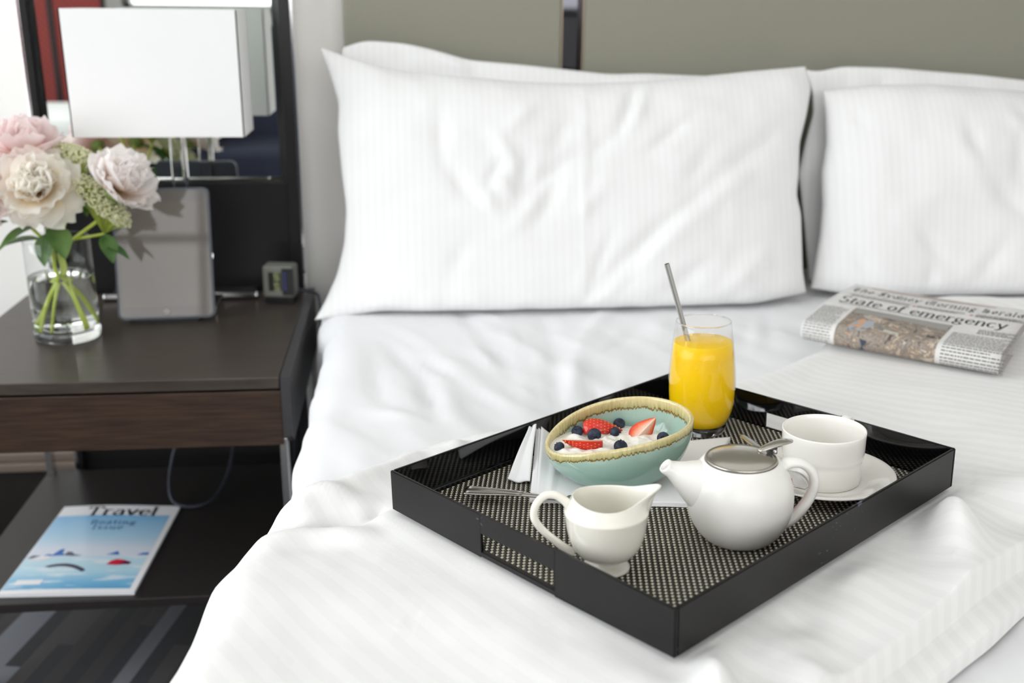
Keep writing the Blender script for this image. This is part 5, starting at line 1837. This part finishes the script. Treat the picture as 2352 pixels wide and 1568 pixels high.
def umbel(label, pos, axis_, ru, rv, rw, seed, n_, bottom, neck):
    rnd = random.Random(seed)
    root = empty('filler_flower', T(VX, VY, NZ), label, 'flower', 'green filler flowers in the vase')
    P = Vector(pos) - Vector((VX, VY, NZ))
    Q = Vector(axis_).normalized().to_track_quat('X', 'Z').to_matrix().to_4x4()
    mb_ = MB(); mbr = MB()
    foot = P + Vector((0, .0, -.055))
    for k in range(n_):
        while True:
            x, y, z = rnd.uniform(-1, 1), rnd.uniform(-1, 1), rnd.uniform(-.35, 1)
            if .45 < x * x + y * y + z * z < 1:
                break
        c = P + (Q @ Vector((x * ru, y * rv, z * rw)))
        r = rnd.uniform(.0016, .0028)
        mb_.add([c + Vector(d) * r for d in ((1, 0, 0), (-1, 0, 0), (0, 1, 0), (0, -1, 0), (0, 0, 1), (0, 0, -1))],
                [(0, 2, 4), (2, 1, 4), (1, 3, 4), (3, 0, 4), (2, 0, 5), (1, 2, 5), (3, 1, 5), (0, 3, 5)])
        if k % 7 == 0:
            v_, f_ = tube([foot, foot.lerp(c, .5) + Vector((0, 0, .004)), c], .0006, 5)
            mbr.add(v_, f_)
    o = obj('florets', mb_.v, mb_.f, mat('floret_cream_green', (.80, .80, .52), rough=.7), root); o['kind'] = 'stuff'
    o = obj('rays', mbr.v, mbr.f, STEM, root); o['kind'] = 'stuff'
    pts = [foot, Vector((neck[0] * 1.5, neck[1] * 1.5, .16)), Vector((neck[0], neck[1], .115)), Vector((bottom[0] * .5, bottom[1] * .5, .07)), Vector((bottom[0], bottom[1], .022))]
    v_, f_ = tube(smooth_path(pts, 8), .0024, 9)
    obj('stem', v_, f_, STEM, root)
    leaf(root, tuple(Vector((VX, VY, NZ)) + foot), (.25, -.4, -.6), .05, .015, .1)
    leaf(root, tuple(Vector((VX, VY, NZ)) + foot + Vector((0, 0, -.02))), (.5, -.2, -.1), .045, .012, .3)


umbel('cream green filler flower head between the upper peony and the lamp', (-.540, 1.79, .856), (.9, -.1, -.35), .040, .028, .015, 11, 620, (-.012, -.036), (.0, .008))
umbel('long drooping cream green filler flower beside the cream peony', (-.497, 1.755, .785), (.72, -.1, -.70), .062, .032, .022, 13, 1100, (.038, -.018), (.006, .004))

# ------------------------------------------------------------------ the far side of the room (seen in the mirror)
REDF = mat('red_patterned_fabric', (.35, .03, .03), rough=.9)
tc = nd(REDF, 'ShaderNodeTexCoord'); ck_ = nd(REDF, 'ShaderNodeTexChecker'); ck_.inputs['Scale'].default_value = 60
ck_.inputs[1].default_value = (.42, .045, .035, 1); ck_.inputs[2].default_value = (.10, .05, .05, 1)
lk(REDF, tc.outputs['Object'], ck_.inputs[0]); lk(REDF, ck_.outputs[0], bsdf(REDF).inputs['Base Color'])


def armchair(label, loc, rz, cloth, scale=1.0, back_h=.95):
    r = empty('armchair', T(*loc) @ RZ(rz) @ Matrix.Scale(scale, 4), label, 'armchair')
    box('seat', -.30, .30, -.30, .28, .22, .44, cloth, r, bevel=.04, seg=3)
    box('backrest', -.32, .32, .20, .36, .22, back_h, cloth, r, bevel=.05, seg=3)
    for s_ in (-1, 1):
        box('arm', s_ * .34 - .06, s_ * .34 + .06, -.30, .34, .20, .62, cloth, r, bevel=.04, seg=3)
    for a in (-.28, .28):
        for b_ in (-.24, .28):
            box('leg', a - .025, a + .025, b_ - .025, b_ + .025, 0, .22, FRAMEBLK, r, bevel=.004)
    return r


scr = empty('folding_screen', T(-1.66, -1.35, 0), 'red patterned folding screen across the room, seen in the mirror', 'screen')
for k_, (cx_, rot_) in enumerate(((-.13, .25), (.10, -.25))):
    Mp = T(cx_, 0, 0) @ RZ(rot_)
    box('panel', -.115, .115, -.012, .012, .45, 1.75, REDF, scr, bevel=.003, matrix=Mp)
    box('lower_panel', -.115, .115, -.012, .012, .08, .44, FRAMEBLK, scr, bevel=.003, matrix=Mp)
    for sx in (-.12, .12):
        box('post', sx - .012, sx + .012, -.016, .016, 0, 1.8, FRAMEBLK, scr, matrix=Mp)
armchair('navy armchair across the room, seen at the bed side of the mirror', (-.62, -1.15, 0), math.radians(175), mat('navy_fabric', (.03, .035, .06), rough=.9), 1.0, .98)
dk = empty('writing_desk', T(-1.35, -2.35, 0), 'long black writing desk against the far wall, seen in the mirror', 'desk')
box('desk_top', -.75, .75, -.28, .28, .70, .74, FRAMEBLK, dk, bevel=.004)
for a in (-.70, .70):
    box('side', a - .02, a + .02, -.27, .27, 0, .70, FRAMEBLK, dk)
box('back_panel', -.70, .70, -.27, -.25, .1, .70, FRAMEBLK, dk)
ot = empty('bench', T(-1.45, -.55, .22), 'white upholstered bench across the room, seen in the mirror', 'bench')
box('cushion', -.38, .38, -.30, .30, .20, .44, mat('white_upholstery', (.75, .75, .74), rough=.9), ot, bevel=.05, seg=3)
for a in (-.3, .3):
    for b_ in (-.22, .22):
        box('leg', a - .02, a + .02, b_ - .02, b_ + .02, -.22, .2, FRAMEBLK, ot)

cu = empty('curtain', T(-2.2, -1.75, 0), 'pale grey green curtain hanging beside the far window, seen in the mirror', 'curtain')
yy_ = np.linspace(-.55, .55, 120); zz2 = np.linspace(.02, 2.6, 12)
Yc, Zc = np.meshgrid(yy_, zz2)
Xc = .035 * np.sin(Yc * 46) + .01 * np.sin(Yc * 17 + Zc)
v, f = gridmesh(Xc, Yc, Zc)
o = obj('cloth', v, f, CURTAIN, cu); sm_ = o.modifiers.new('solid', 'SOLIDIFY'); sm_.thickness = .003
v, f = tube([(0, -.6, 2.62), (0, .6, 2.62)], .015, 12)
obj('rail', v, f, CHROME, cu)
